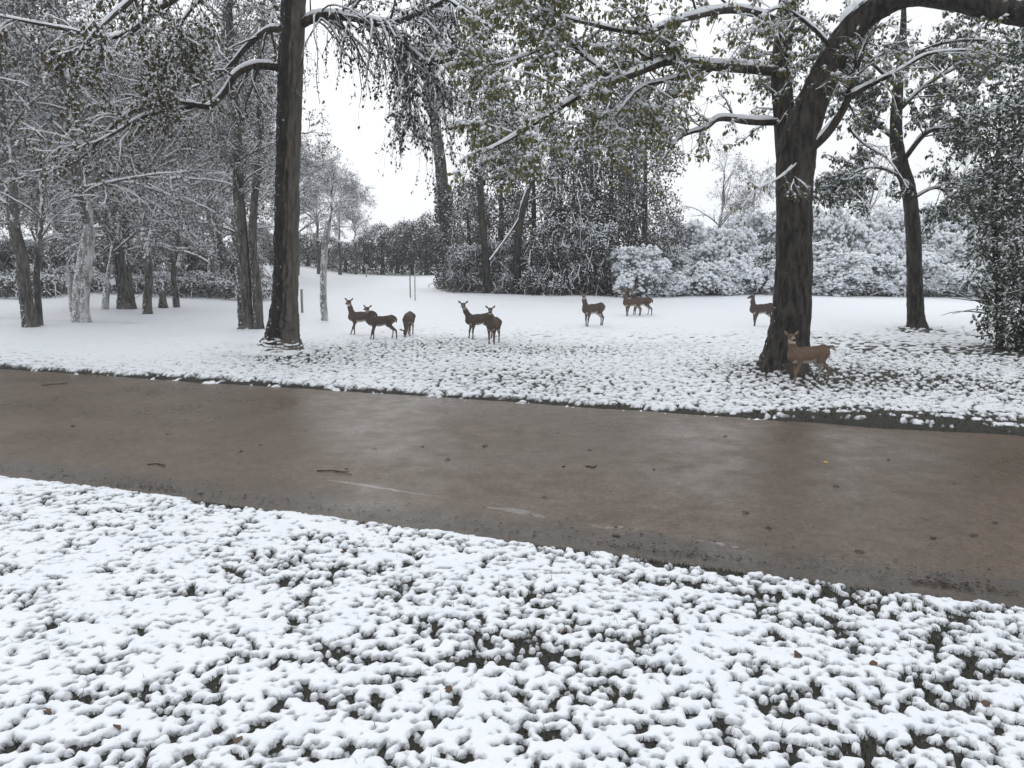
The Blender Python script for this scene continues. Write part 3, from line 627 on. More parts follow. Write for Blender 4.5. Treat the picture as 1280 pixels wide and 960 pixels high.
def col_ells(seed, h, r, n_=7):
    rs = RNG(seed); e = []
    for i in range(n_):
        z = h * (i + .4) / n_; rr_ = r * (1.05 - .35 * i / n_) * rs.uniform(.8, 1.15)
        e.append(((rs.uniform(-.25, .25) * r, rs.uniform(-.25, .25) * r, z), (rr_ * .85, rr_ * .85, h / n_ * .95)))
        for _ in range(6):
            a = rs.rand() * 6.28; e.append(((math.cos(a) * rr_ * .75, math.sin(a) * rr_ * .75, z + rs.uniform(-.5, .5) * h / n_), (rs.uniform(.4, .75), rs.uniform(.4, .75), rs.uniform(.6, 1.2))))
    return e
VM = [vine_mass_mesh(101, col_ells(1, 9.5, 2.4), 17000, .14, 'leaf_dark', .02, .40, .085, 170),
      vine_mass_mesh(102, col_ells(2, 12, 2.6, 8), 19000, .14, 'leaf_grey', .01, .18, .07, 40),
      vine_mass_mesh(103, col_ells(3, 7, 2.2, 5), 14000, .13, 'leaf_grey', .01, .28, .075, 60),
      vine_mass_mesh(104, col_ells(4, 5, 2.0, 4), 14000, .12, 'leaf_dark', .02, .42, .085, 120),
      vine_mass_mesh(105, [((0, 0, 1.6), (1.9, 1.9, 1.7)), ((.6, .3, 3.3), (1.3, 1.3, 1.3)), ((-.7, .2, 3.0), (1.1, 1.2, 1.2)), ((.1, -.4, 4.2), (.9, .9, .9)), ((1.3, -.5, 2.1), (.9, .9, 1.)), ((-1.3, -.6, 1.8), (.9, .9, 1.))], 9000, .13, 'leaf_far', .0, .12, .07, 4),
      vine_mass_mesh(106, [((x_, y_, .6), (.9, .8, .55 + .25 * ((x_ * 7 + y_ * 3) % 1))) for x_ in (-2.4, -1.2, 0, 1.3, 2.5) for y_ in (-.6, .5)] + [((-.6, .2, 1.1), (.7, .6, .6)), ((1.6, 0, 1.2), (.6, .6, .6))], 10000, .10, 'leaf_grey', .04, .32, .07, 90)]
def vine_tree(px, Y, kind, s, rz, label, group, sz=None, name='vine_draped_tree', cat='tree', trunk=True):
    p_ = at(px, 360, Y); z0 = float(tz(p_[0], Y)); T = thing(name, (p_[0], Y, z0), label, cat, group)
    if trunk:
        hh = (9.5, 12, 7, 5, 4.6, 2)[kind] * (sz or s) * .8
        mb, _, _ = trunk_mesh([(p_[0], Y, z0 - .2), (p_[0] + .1, Y, z0 + hh * .5), (p_[0], Y, z0 + hh)], [.22, .16, .05], px, 10, 14, .2, 4, .06)
        build(mb, 'trunk', M['bark_dark'], T)
    o = link('foliage', VM[kind], T); o.scale = (s, s, sz or s); o.rotation_euler.z = rz
    return T
g = 'vine hung trees at the back of the field'
vine_tree(715, 50.0, 0, .95, .3, 'dark vine curtain hung with snowy strands around a black hollow trunk', g)
vine_tree(760, 53.5, 0, 1.1, 2.1, 'dark leafy tree towering behind the snowy strand curtain', g, 1.45)
vine_tree(802, 52.0, 1, 1.05, 4.4, 'tall dark rounded tree rising above the rounded white bramble mound', g)
vine_tree(665, 53.0, 1, 1.0, 1.4, 'tall grey brown tree behind the leaning broken trunk', g)
vine_tree(625, 55.0, 1, 1.02, 5.6, 'tall grey tree behind the slim dark thicket trunk', g)
vine_tree(585, 53.0, 2, .95, 2.7, 'grey leafy thicket tree beside the tall ivy footed trunk', g)
vine_tree(690, 48.6, 3, .8, 3.3, 'low snow-hung vine heap between the leaning broken trunk and the hollow trunk', g, trunk=False, name='vine_heap', cat='shrub')
vine_tree(745, 48.6, 3, .8, 1.2, 'low snow-hung vine heap behind the lone alert deer', g, trunk=False, name='vine_heap', cat='shrub')
vine_tree(630, 50.2, 3, .72, 4.6, 'low grey thicket heap behind the slim dark thicket trunk', g, .6, trunk=False, name='thicket_shrub', cat='shrub')
vine_tree(590, 50.5, 3, .75, .5, 'low grey thicket heap at the foot of the tall ivy footed trunk', g, .55, trunk=False, name='thicket_shrub', cat='shrub')
vine_tree(662, 50.0, 3, .62, 2.5, 'low grey thicket heap beside the leaning broken trunk', g, .6, trunk=False, name='thicket_shrub', cat='shrub')

# tall ivy footed tree
B = gnd(561, 364); Y5 = B[1]; q = pxm(Y5); z0 = root_z(B)
T = thing('tree', (B[0], B[1], z0), 'tall straight pale trunk with an ivy wrapped foot at the end of the thicket', 'tree')
mb, tp, tr = trunk_mesh([(B[0], B[1], z0 - .2)] + [at(x, y, Y5) for x, y in ((559, 320), (555, 260), (550, 200), (543, 150), (538, 110), (530, 60))], np.array([18, 16, 15, 14, 12, 8, 5]) / 2 * q, 111, 20, None, .2, 4, .06, .2)
build(mb, 'trunk', M['bark_grey'], T); put_crown(T, CB[0], at(540, 125, Y5), 1.3, .7); put_crown(T, CB[0], at(546, 165, Y5), 1.1, 3.7); put_crown(T, CB[0], at(549, 205, Y5), .9, 5.2)
rs = RNG(112); i = rs.randint(0, int(len(tp) * .42), 3000); an = rs.rand(3000) * 6.28; rad = tr[i] + rs.rand(3000) * .5 * (1.2 - i / len(tp) * 2)
P = tp[i] + np.stack([rad * np.cos(an), rad * np.sin(an), rs.randn(3000) * .15], -1); P = P[P[:, 2] > z0 + .05]
mb = MB(); leaves(mb, P, .17, rs, 1, .8, .33); blobs(mb, P[rs.rand(len(P)) < .22], .07, rs, 2); build(mb, 'ivy', [M['twig'], M['leaf_dark'], M['snowfar']], T)
T = simple_tree(611, 371, 10, [(612, 371), (609, 345), (606, 310), (602, 270), (600, 220)], 'slim dark thicket trunk with snow speckled bark', 'bark_dark', [(10, .55, 1., -.5)], seed=115, flare=.2)
# broken trunk leaning
B = gnd(646, 371); Y6 = B[1]; q = pxm(Y6); z0 = root_z(B)
T = thing('broken_tree', (B[0], B[1], z0), 'broken dark trunk leaning with a snow-lined top and one fallen slanting branch', 'tree')
mb, tp, tr = trunk_mesh([(B[0], B[1], z0 - .2)] + [at(x, y, Y6) for x, y in ((646, 340), (647, 305), (650, 280), (655, 255), (663, 232), (668, 222))], np.array([12, 10.5, 9.5, 8.5, 7, 5, 2.5]) / 2 * q, 117, 16, None, .2, 4, .08, .15)
snowcap(mb, tp[None], tr[None], RNG(2), 1, 6, 1., .6, .03); c_ = tp[int(len(tp) * .5):].copy(); c_[:, 0] -= .14; tubes(mb, c_[None], np.full((1, len(c_)), .07), 6, 1)
build(mb, 'trunk', [M['bark_dark'], M['snowfar']], T)
lb = limb(pl(Y6, (652, 268, 0), (638, 290, -.3), (622, 312, -.6), (612, 325, -.8)), .05, .02); mb = MB(); tubes(mb, *lb, 6); snowcap(mb, *lb, RNG(5), 1, 6, 1., .9, .03)
build(mb, 'branch', [M['bark_dark'], M['snowfar']], T)
T = simple_tree(704, 366, 15, [(704, 366), (704, 340), (703, 300), (700, 260)], 'black hollow trunk framed by hanging snowy vines', 'bark_dark', [], seed=119, flare=.2)
T.location.y -= 0

# ------------------------------------------------------------------ snow laden shrubs along the back of the field
def shrub_mesh(seed, n_, h, r, nl, ls, leafm, base, upf, bs):
    rs = RNG(seed); e = [((0, 0, h * .36), (r * .85, r * .8, h * .48))]
    for _ in range(n_): a = rs.rand() * 6.28; d = rs.uniform(.35, .75) * r; zz = rs.uniform(.12, .85); d = r * .92 * math.sqrt(max(.02, 1 - zz ** 2)) * rs.uniform(.75, 1.05); q_ = rs.uniform(.35, .8); e.append(((d * math.cos(a), d * math.sin(a), h * zz), (q_, q_, q_ * rs.uniform(.7, 1.))))
    P, D = mass(rs, e, nl, .7, .02); mb = MB()
    cl = .5 + .6 * pnoise(P[:, 0] / .55 + 7, P[:, 2] / .5 + P[:, 1] / .7, seed) + .8 * pnoise(P[:, 0] / 1.5 + 3, P[:, 2] / 1.1 + P[:, 1] / 1.4, seed + 1)
    k = rs.rand(len(P)) < (base + upf * sstep(-.15, .55, D[:, 2])) * np.clip(cl * 1.6, .35, 1.6)
    k &= rs.rand(len(P)) < .75; leaves(mb, P[~k], ls, rs, 1, .4, .28)
    blobs(mb, P[k] + D[k] * .05, bs * 1.2, rs, 2, .6, .65)
    # arching brambles, white with snow
    m_ = 70; i = rs.randint(0, len(P), m_); S0 = P[i]; st = np.zeros((m_, 6, 3)); d = unit(D[i] + rs.randn(m_, 3) * .5); d[:, 2] = np.abs(d[:, 2]) * .8 + .2
    for j in range(6): t_ = j / 5.; st[:, j] = S0 + d * t_ * .7 - np.array([0, 0, 1.]) * .75 * t_ ** 2
    st[..., 2] = np.maximum(st[..., 2], .03)
    tubes(mb, st, np.full((m_, 6), .012), 4, 0); st2 = st.copy(); st2[..., 2] += .018; tubes(mb, st2, np.full((m_, 6), .018), 4, 2)
    return mb.mesh('foliage', [M['twig'], M[leafm], M['snowfar']])
SH = [shrub_mesh(121, 22, 2.6, 2.0, 9500, .11, 'leaf_grey', .22, 1.1, .14), shrub_mesh(122, 26, 3.2, 2.2, 10500, .11, 'leaf_grey', .22, 1.1, .14),
      shrub_mesh(123, 18, 2.2, 1.9, 9000, .11, 'leaf_grey', .2, 1.1, .14), shrub_mesh(124, 34, 4.2, 2.6, 13000, .12, 'leaf_grey', .10, .9, .13)]
def shrub(px, Y, kind, s, rz, label, group, sz=None, name='snowy_shrub'):
    p_ = at(px, 360, Y); z0 = float(tz(p_[0], Y)) - .02
    T = thing(name, (p_[0], Y, z0), label, 'shrub', group)
    mb = MB(); rs = RNG(int(px)); st = limb([(p_[0], Y, z0), (p_[0] + .1, Y, z0 + 1.2 * s), (p_[0] + .3, Y, z0 + 2 * s)], .05, .02)
    tubes(mb, *st, 6); build(mb, 'stem', M['bark_dark'], T)
    o = link('foliage', SH[kind], T); o.scale = (s, s, sz or s); o.rotation_euler.z = rz; return T
g = 'snow laden bramble mounds behind the field'
shrub(797, 48.0, 1, .82, .4, 'rounded white bramble mound beside the two overlapping deer', g, .98)
front = [(836, 48.5, 0, .62, 1.3, .5, 'small bramble mound right next to the rounded white bramble mound'), (868, 48.6, 2, .8, 2.9, .85, 'second bramble mound along from the rounded white bramble mound'), (898, 48.8, 0, .7, 4.2, .6, 'low bramble mound midway between the rounded mound and the small dark green shrub'), (926, 49.5, 2, .9, 5.2, 1.05, 'bramble mound touching the small glossy dark green shrub'),
    (985, 49, 1, .8, .2, .7, 'bramble mound mostly hidden behind the thick forked trunk'), (1024, 49, 0, .8, 1.9, .65, 'low bramble mound emerging just past the thick forked trunk'), (1056, 48.8, 1, .95, 3.4, .85, 'bramble mound midway between the thick forked trunk and the slender dark trunk'), (1096, 48.5, 2, .8, 4.9, .62, 'low bramble mound just before the slender dark trunk'),
    (1130, 48.9, 0, 1.0, .9, .95, 'bramble mound directly behind the slender dark trunk'), (1172, 48.3, 1, .75, 2.2, .5, 'low bramble mound just past the slender dark trunk'), (1208, 48.6, 2, 1.1, 3.8, 1.0, 'bramble mound beside the dense evergreen at the field edge'), (1265, 48, 0, 1., 5.9, .9, 'bramble mound behind the dense evergreen at the field edge')]
for px, Y, k, s, rz, sz, lab in front: shrub(px, Y, k, s, rz, lab, g, sz)
lbm = 'taller snow laden thicket mound behind the front bramble row'
for px, Y, k, s, rz, sz in ((822, 54, 3, .8, .5, .95), (868, 55, 3, .75, 2.6, .7), (908, 55, 1, 1.1, 4.2, 1.35), (950, 56, 3, .8, 5.5, .8), (1005, 55, 1, 1.15, 1.1, 1.05), (1060, 55, 3, .8, 3.0, .72), (1098, 56, 1, 1.15, 4.6, 1.35), (1150, 55, 3, .85, .9, .8), (1196, 55, 1, 1.15, 2.0, 1.3), (1250, 55, 3, .9, 3.9, .9), (1300, 55, 1, 1.2, 5.9, 1.2)):
    shrub(px, Y, k, s, rz, lbm, g, sz)
shrub(1035, 57, 3, .95, 1.1, 'high domed snow-covered shrub rising just beyond the thick forked trunk', g, 1.55)
lbb = 'high back thicket dome above the snowy bramble rows'
for px, Y, k, s, rz, sz in ((845, 61, 3, .9, 4.5, 1.35), (890, 62, 3, 1.0, .6, 1.1), (945, 63, 3, 1.1, 2.6, 1.5), (1090, 62, 3, 1.1, 5.0, 1.5), (1150, 63, 3, 1.15, 1.0, 1.6), (1215, 62, 3, 1.1, 2.8, 1.6), (1280, 62, 3, 1.1, 4.1, 1.6)):
    shrub(px, Y, k, s, rz, lbb, g, sz, 'thicket_shrub')
# bare trees over the shrubs
def far_tree(px, Y, meshes, s, rz, label, group, th=2.5, bark='bark_grey', r=.16, name='tree', dz=0.):
    p_ = at(px, 345, Y); z0 = float(tz(p_[0], Y)); T = thing(name, (p_[0], Y, z0), label, 'tree', group)
    mb, tp, tr = trunk_mesh([(p_[0], Y, z0 - .2), (p_[0] + .1, Y, z0 + th * .5), (p_[0], Y, z0 + th)], [r, r * .85, r * .8], int(abs(px)) + 7, 10, 12, .25, 4, .06)
    build(mb, 'trunk', M[bark], T)
    put_crown(T, meshes, (p_[0], Y, z0 + th + dz), s, rz); return T
g = 'bare trees behind the shrubs'
far_tree(938, 66, CR[2], .62, 2.0, 'pale frosted tree behind the shrubs just short of the thick forked trunk', g, 3.5)
far_tree(895, 70, CB[0], 1.0, 1.0, 'bare twiggy tree behind the shrubs, white sky around it', g, 3.)
far_tree(1075, 68, CB[0], .95, 2.0, 'bare twiggy tree behind the shrubs between two dark trunks', g, 3.)
far_tree(1200, 70, CB[0], 1.0, 4.0, 'bare twiggy tree behind the shrubs near the dense evergreen', g, 3.)
# ------------------------------------------------------------------ woodland behind the grove, far trees beyond the rise
g = 'woodland trees behind the grove'; lw = 'grey woodland tree far behind the snowy grove'
rs = RNG(131)
for j, px in enumerate(range(-110, 345, 38)):
    far_tree(px + rs.uniform(-12, 12), 58 + rs.uniform(-5, 6), CR[j % 3], rs.uniform(1.15, 1.4), rs.rand() * 6.28, lw, g, rs.uniform(2.2, 3.4), dz=-1.2)
for j, px in enumerate(range(-140, 330, 55)):
    far_tree(px, 72 + rs.uniform(-4, 4), CR[(j + 1) % 3], rs.uniform(1.5, 1.75), rs.rand() * 6.28, lw, g, rs.uniform(2.5, 3.8), dz=-1.5)
ll = 'low brush heap on the bank behind the grove trunks'
for j, px in enumerate(range(-80, 340, 35)):
    vine_tree(px, 58 + rs.uniform(-3, 3), 3, .8, rs.rand() * 6.28, ll, 'brush heaps behind the grove', .5, 'brush_heap', 'shrub', False)
lk = 'low snow dusted brush patch among the grove trunks'
for j, px in enumerate(range(-90, 290, 44)):
    vine_tree(px + rs.uniform(-10, 10), (46 if px > 60 else 44) + rs.uniform(-1.5, 3), 5, rs.uniform(.9, 1.1), rs.uniform(-.3, .3), lk, 'brush patches in the grove', rs.uniform(.55, .95), 'brush_patch', 'shrub', False)
lp = 'misty pale bare tree beyond the rise, by the slender pale trunk'
for px, Y, k, s in ((372, 70, 0, .85), (398, 74, 2, .8), (425, 76, 0, .68), (445, 79, 2, .56), (350, 68, 1, .9)):
    far_tree(px, Y, (CR[0], CR[1], CR[2])[k], s, px * .7, lp, 'misty trees beyond the rise', 3.)
lf = 'rounded dark evergreen on the skyline beyond the snowy rise'
for px, Y, s, sz in ((318, 128, 1.5, 1.1), (340, 132, 1.5, 1.0), (362, 126, 1.5, .95), (386, 130, 1.5, .85), (410, 124, 1.4, .9), (432, 118, 1.4, .85), (456, 122, 1.4, 1.1), (478, 120, 1.5, 1.2), (497, 126, 1.5, .95), (515, 121, 1.4, 1.1), (533, 118, 1.4, 1.1), (550, 122, 1.5, 1.15), (572, 120, 1.5, 1.2)):
    vine_tree(px, Y * .69, 4, s * .75, px * .9, lf, 'evergreens beyond the rise', sz * (.72, 1.12, .86, 1.0)[int(px) % 4], 'evergreen_tree')
# ------------------------------------------------------------------ deer
def nets(vol, org, h):
    """a smooth closed surface round vol < 0"""
    s_ = vol < 0; nx, ny, nz_ = vol.shape
    acc = np.zeros((nx - 1, ny - 1, nz_ - 1, 3)); cnt = np.zeros((nx - 1, ny - 1, nz_ - 1))
    sl = lambda o: tuple(slice(o[k], vol.shape[k] - 1 + o[k]) for k in range(3))
    for ax_ in range(3):
        for u in (0, 1):
            for v in (0, 1):
                o = [0, 0, 0]; o[(ax_ + 1) % 3] = u; o[(ax_ + 2) % 3] = v; o2 = list(o); o2[ax_] = 1
                a, b_ = vol[sl(o)], vol[sl(o2)]; m = (a < 0) != (b_ < 0); t = np.where(m, a / np.where(m, a - b_, 1), 0)
                for k in range(3): acc[..., k] += m * (o[k] if k != ax_ else t)
                cnt += m
    on = cnt > 0; idx = -np.ones(cnt.shape, np.int64); idx[on] = np.arange(on.sum())
    V = (np.argwhere(on) + acc[on] / cnt[on][:, None]) * h + org; F = []
    for ax_ in range(3):
        u, v = (ax_ + 1) % 3, (ax_ + 2) % 3
        lo = [slice(1, -1)] * 3; hi = [slice(1, -1)] * 3; lo[ax_] = slice(0, -1); hi[ax_] = slice(1, None)
        a, b_ = s_[tuple(lo)], s_[tuple(hi)]; E = np.argwhere(a != b_); fl = a[tuple(E.T)]
        E = E + 1; E[:, ax_] -= 1
        def cell(du, dv): q = E.copy(); q[:, u] -= du; q[:, v] -= dv; return idx[tuple(q.T)]
        Q = np.stack([cell(1, 1), cell(0, 1), cell(0, 0), cell(1, 0)], 1); F.append(np.where(fl[:, None], Q, Q[:, ::-1]))
    return V, np.concatenate(F)
m_deer, n, b = mat('deer_coat'); ca = nd(n, 'ShaderNodeVertexColor', layer_name='coat')
fr = noise(n, 34, 5, .75, objc(n)); mm = n.nodes.new('ShaderNodeMix'); mm.data_type = 'RGBA'; mm.blend_type = 'MULTIPLY'; mm.inputs['Factor'].default_value = .6
n.links.new(ca.outputs['Color'], mm.inputs['A']); n.links.new(ramp(n, fr.outputs[0], [(.3, .45), (.7, 1.5)]).outputs[0], mm.inputs['B'])
n.links.new(mm.outputs['Result'], b.inputs['Base Color']); b.inputs['Roughness'].default_value = .85; b.inputs['Specular IOR Level'].default_value = .15
bump(n, b, fr.outputs[0], .4, .008)
m_eye = m_plain('deer_eye', (.004, .003, .003), (.01, .008, .007), 9, .15, 0)
def deer(px, py, yaw, label, head=(0, 0), neck=None, legs=None, tail=0, coat=(.115, .078, .058), size=1., seed=1, hoofdy=0.):
    """x forward, z up. yaw: where it faces (0 = right, 90 = away). head = (turn, pitch) relative to the body"""
    neck = neck or [(.33, 0, .69), (.43, 0, .90), (.48, 0, 1.06)]
    legs = legs or [0, 0, 0, 0]
    prims = []       # (a, b, ra, rb, k, ysq)
    def chain(P, R, k=.035, sq=1.):
        for i in range(len(P) - 1): prims.append((np.array(P[i], float), np.array(P[i + 1], float), R[i], R[i + 1], k, sq))
    chain([(.30, 0, .615), (.05, 0, .62), (-.18, 0, .645), (-.33, 0, .68)], [.165, .168, .15, .150], .05, .82)
    chain([(.34, 0, .66), (.39, 0, .60)], [.11, .085], .05, .85)
    chain([(-.36, 0, .70), (-.41, 0, .66)], [.125, .09], .05, .85)
    hd = np.array(neck[-1]); chain(neck, [.115, .078, .062], .06, .85)
    tn, pt = math.radians(head[0]), math.radians(head[1])
    f = np.array([math.cos(pt) * math.cos(tn), math.cos(pt) * math.sin(tn), math.sin(pt)]); r_ = np.array([-math.sin(tn), math.cos(tn), 0]); up = np.cross(f, r_)
    sk = hd + f * .03 + up * .03
    chain([sk - f * .03, sk + f * .05], [.068, .058], .03); chain([sk + f * .05, sk + f * .155 - up * .03], [.052, .034], .03)
    for s_ in (-1, 1):
        e0 = sk - f * .035 + r_ * s_ * .05 + up * .035; e1 = e0 + r_ * s_ * .07 + up * .055 - f * .01; e2 = e1 + r_ * s_ * .035 + up * .045
        chain([e0, e1], [.018, .030], .012); chain([e1, e2], [.030, .010], .012)
    for s_, d in ((1, legs[0]), (-1, legs[1])):
        y = .088 * s_; chain([(.28, y, .58), (.235 + d * .1, y, .45), (.265 + d * .55, y, .255), (.26 + d, y, .075)], [.082, .052, .027, .019], .03)
        chain([(.26 + d, y, .075), (.285 + d, y, .018)], [.021, .023], .012)
    for s_, d in ((1, legs[2]), (-1, legs[3])):
        y = .085 * s_; chain([(-.32, y, .66), (-.24 + d * .2, y, .49)], [.122, .082], .04); chain([(-.24 + d * .2, y, .49), (-.425 + d * .6, y, .305)], [.074, .032], .03)
        chain([(-.425 + d * .6, y, .305), (-.40 + d, y, .075)], [.030, .020], .02); chain([(-.40 + d, y, .075), (-.375 + d, y, .018)], [.022, .024], .012)
    tl = [(-.47, 0, .76), (-.515, 0, .68), (-.52, 0, .57)] if not tail else [(-.46, 0, .765), (-.56, 0, .775), (-.65, 0, .70)]
    chain(tl, [.032, .036, .016], .025)
    h = .0148; lo = np.array([-.78, -.42, -.04]); hi = np.array([.88, .42, 1.42])
    allp = np.array([p for q in prims for p in q[:2]]); lo = allp.min(0) - .2; hi = allp.max(0) + .2; lo[2] = -.04
    g_ = [np.arange(lo[k], hi[k], h) for k in range(3)]; X, Y, Z = np.meshgrid(*g_, indexing='ij')
    vol = np.full(X.shape, 9.)
    for a, b_, ra, rb, k, sq in prims:
        m0 = np.minimum(a, b_) - max(ra, rb) - .10; m1 = np.maximum(a, b_) + max(ra, rb) + .10
        s0 = [slice(max(0, int((m0[i] - lo[i]) / h)), max(1, int((m1[i] - lo[i]) / h) + 2)) for i in range(3)]; s0 = tuple(s0)
        x, y, z = X[s0], Y[s0], Z[s0]; d = b_ - a; L = (d ** 2).sum() + 1e-9
        t = np.clip(((x - a[0]) * d[0] + (y - a[1]) * d[1] + (z - a[2]) * d[2]) / L, 0, 1)
        q = np.sqrt((x - a[0] - t * d[0]) ** 2 + ((y - a[1] - t * d[1]) / sq) ** 2 + (z - a[2] - t * d[2]) ** 2) - (ra + (rb - ra) * t)
        v0 = vol[s0]; hh = np.clip(.5 + .5 * (v0 - q) / k, 0, 1); vol[s0] = np.where(v0 > 5, q, v0 * (1 - hh) + q * hh - k * hh * (1 - hh))
    V, Fq = nets(vol, lo, h)
    mb = MB(); mb.add(V, Fq); me = mb.mesh('deer', [m_deer])
    nr = np.zeros(len(V) * 3, np.float32); me.vertices.foreach_get('normal', nr); nr = nr.reshape(-1, 3)
    c = np.array(coat); W = np.array([.50, .46, .41]); K_ = np.array([.012, .010, .009]); col = np.tile(c, (len(V), 1))
    x, y, z = V.T
    def paint(mask, cc): col[:] = col * (1 - mask[:, None]) + cc * mask[:, None]
    paint(.45 * sstep(.70, .84, z) * (x < .3) * (x > -.5), c * .45)                                  # darker back
    paint(sstep(-.35, -.8, nr[:, 2]) * (z > .36) * (z < .62) * (x > -.42) * (x < .38), W)            # pale belly
    leg = 1 - sstep(.34, .46, z); paint(.5 * leg, c * 1.25 + .02)
    inner = (np.sign(y) * nr[:, 1] < -.2) & (z < .58) & (z > .12) & (x < .1); paint(.75 * inner.astype(float), W)
    paint(((z > .40) & (z < .68) & (x < -.40) & (nr[:, 0] < -.55) & (np.abs(y) < .07)).astype(float) * .7, W)     # rump
    if tail: paint(((x < -.49) & (nr[:, 2] < -.1) & (z > .5)).astype(float), W); paint(((x < -.58) & (nr[:, 2] > 0)).astype(float) * .6, c * .35)
    paint((z < .035).astype(float), K_)
    rel = V - sk; fu, ru, uu = rel @ f, rel @ r_, rel @ up
    hdm = (fu > -.12) & (np.abs(ru) < .2) & (uu > -.12) & (uu < .25) & (np.linalg.norm(rel, axis=1) < .26)
    paint((hdm & (fu > .165)).astype(float), K_)                                                      # nose
    paint((hdm & (fu > .10) & (fu <= .165) & (uu > -.02)).astype(float) * .35, W); paint((hdm & (fu > .02) & (uu < -.045)).astype(float) * .8, W)
    paint((hdm & (fu > -.02) & (fu < .1) & (uu > .02) & (np.abs(ru) < .05)).astype(float) * .4, c * .5)
    thr = (V - np.array(neck[1])) ; paint(((np.linalg.norm(V - (hd - f * 0 + (np.array(neck[1]) - hd) * .3 + f * .04), axis=1) < .075)).astype(float) * .6, W)   # throat patch
    ears = hdm & (np.abs(ru) > .075) & (uu > .03); paint((ears & ((nr @ f) > .4)).astype(float) * .35, W * .6)
    ca_ = me.color_attributes.new('coat', 'FLOAT_COLOR', 'POINT'); ca_.data.foreach_set('color', np.concatenate([col, np.ones((len(V), 1))], 1).astype(np.float32).ravel())
    p_ = gnd(px, py); z0 = float(tz(p_[0], p_[1])) + .012
    o = link('deer', me, None, (p_[0], p_[1], z0)); o.rotation_euler.z = math.radians(yaw); o.scale = (size,) * 3
    tag(o, label, 'deer', 'deer standing on the snowy field')
    for s_ in (-1, 1):
        eb = MB(); V2 = []; F2 = []
        for i in range(5):
            for j in range(8): th = math.pi * i / 4; V2.append((math.sin(th) * math.cos(j * .7854), math.sin(th) * math.sin(j * .7854), math.cos(th)))
        for i in range(4):
            for j in range(8): F2.append((i * 8 + j, (i + 1) * 8 + j, (i + 1) * 8 + (j + 1) % 8, i * 8 + (j + 1) % 8))
        eb.add(np.array(V2) * .014 + sk + f * .055 + r_ * s_ * .05 + up * .022, F2); build(eb, 'eye', m_eye, o, (0, 0, 0))
    return o
GRAZE = [(.33, 0, .64), (.50, 0, .42), (.58, 0, .22)]
TALL = [(.33, 0, .69), (.40, 0, .92), (.43, 0, 1.09)]
deer(453, 418, 172, 'alert dark deer with raised head, hindquarters behind another deer, nearest the slender pale trunk', (80, -8), TALL, [-.02, .16, 0, .05], seed=1, coat=(0.103, 0.080, 0.069))
deer(477, 424, 188, 'dark deer standing in front of the alert deer, hind leg stretched back', (62, 8), [(.33, 0, .69), (.42, 0, .88), (.46, 0, 1.02)], [.0, .10, -.12, .03], size=.93, seed=2, coat=(0.095, 0.075, 0.065))
deer(511, 420, 268, 'grazing deer with its head down in the snow, facing the road', (-25, -72), GRAZE, [.03, -.03, .02, -.04], size=.95, seed=3, coat=(0.106, 0.080, 0.068))
deer(599, 424, 208, 'alert deer turning its head, partly hidden by the deer facing the road', (58, -6), [(.33, 0, .69), (.46, 0, .89), (.55, 0, 1.07)], [.0, .05, .0, -.1], size=1.0, seed=4, coat=(0.103, 0.083, 0.070))
deer(617, 432, 258, 'brown deer facing the road with ears spread, in front of another deer', (12, -12), TALL, [.02, -.02, .0, .04], size=.93, seed=5, coat=(.105, .078, .062))
deer(741, 411, 214, 'lone alert deer in mid field with ears raised and long thin legs', (50, -8), TALL, [.04, -.03, .03, -.05], size=1.02, seed=6, coat=(0.106, 0.083, 0.068))
deer(790, 397, 205, 'front one of the two overlapping deer before the rounded bramble mound', (-10, -5), TALL, [.03, -.04, .02, -.05], size=.95, seed=7, coat=(.118, .082, .064))
deer(801, 396, 182, 'rear one of the two overlapping deer, rump showing past its companion', (80, -5), TALL, [.02, .06, -.08, .05], size=.93, seed=8, coat=(.108, .077, .061))
deer(951, 409, 196, 'dark deer looking away, rump tucked behind the thick forked trunk', (-60, -2), [(.33, 0, .69), (.38, 0, .88), (.38, 0, 1.02)], [.04, -.05, .05, -.08], size=1.03, seed=9, coat=(0.100, 0.080, 0.069))
deer(1008, 482, 192, 'reddish tan deer standing at the foot of the thick forked trunk, tail raised', (78, -6), [(.33, 0, .69), (.40, 0, .86), (.43, 0, .98)], [.08, -.04, -.05, .07], 1, (.150, .104, .074), .98, 10)

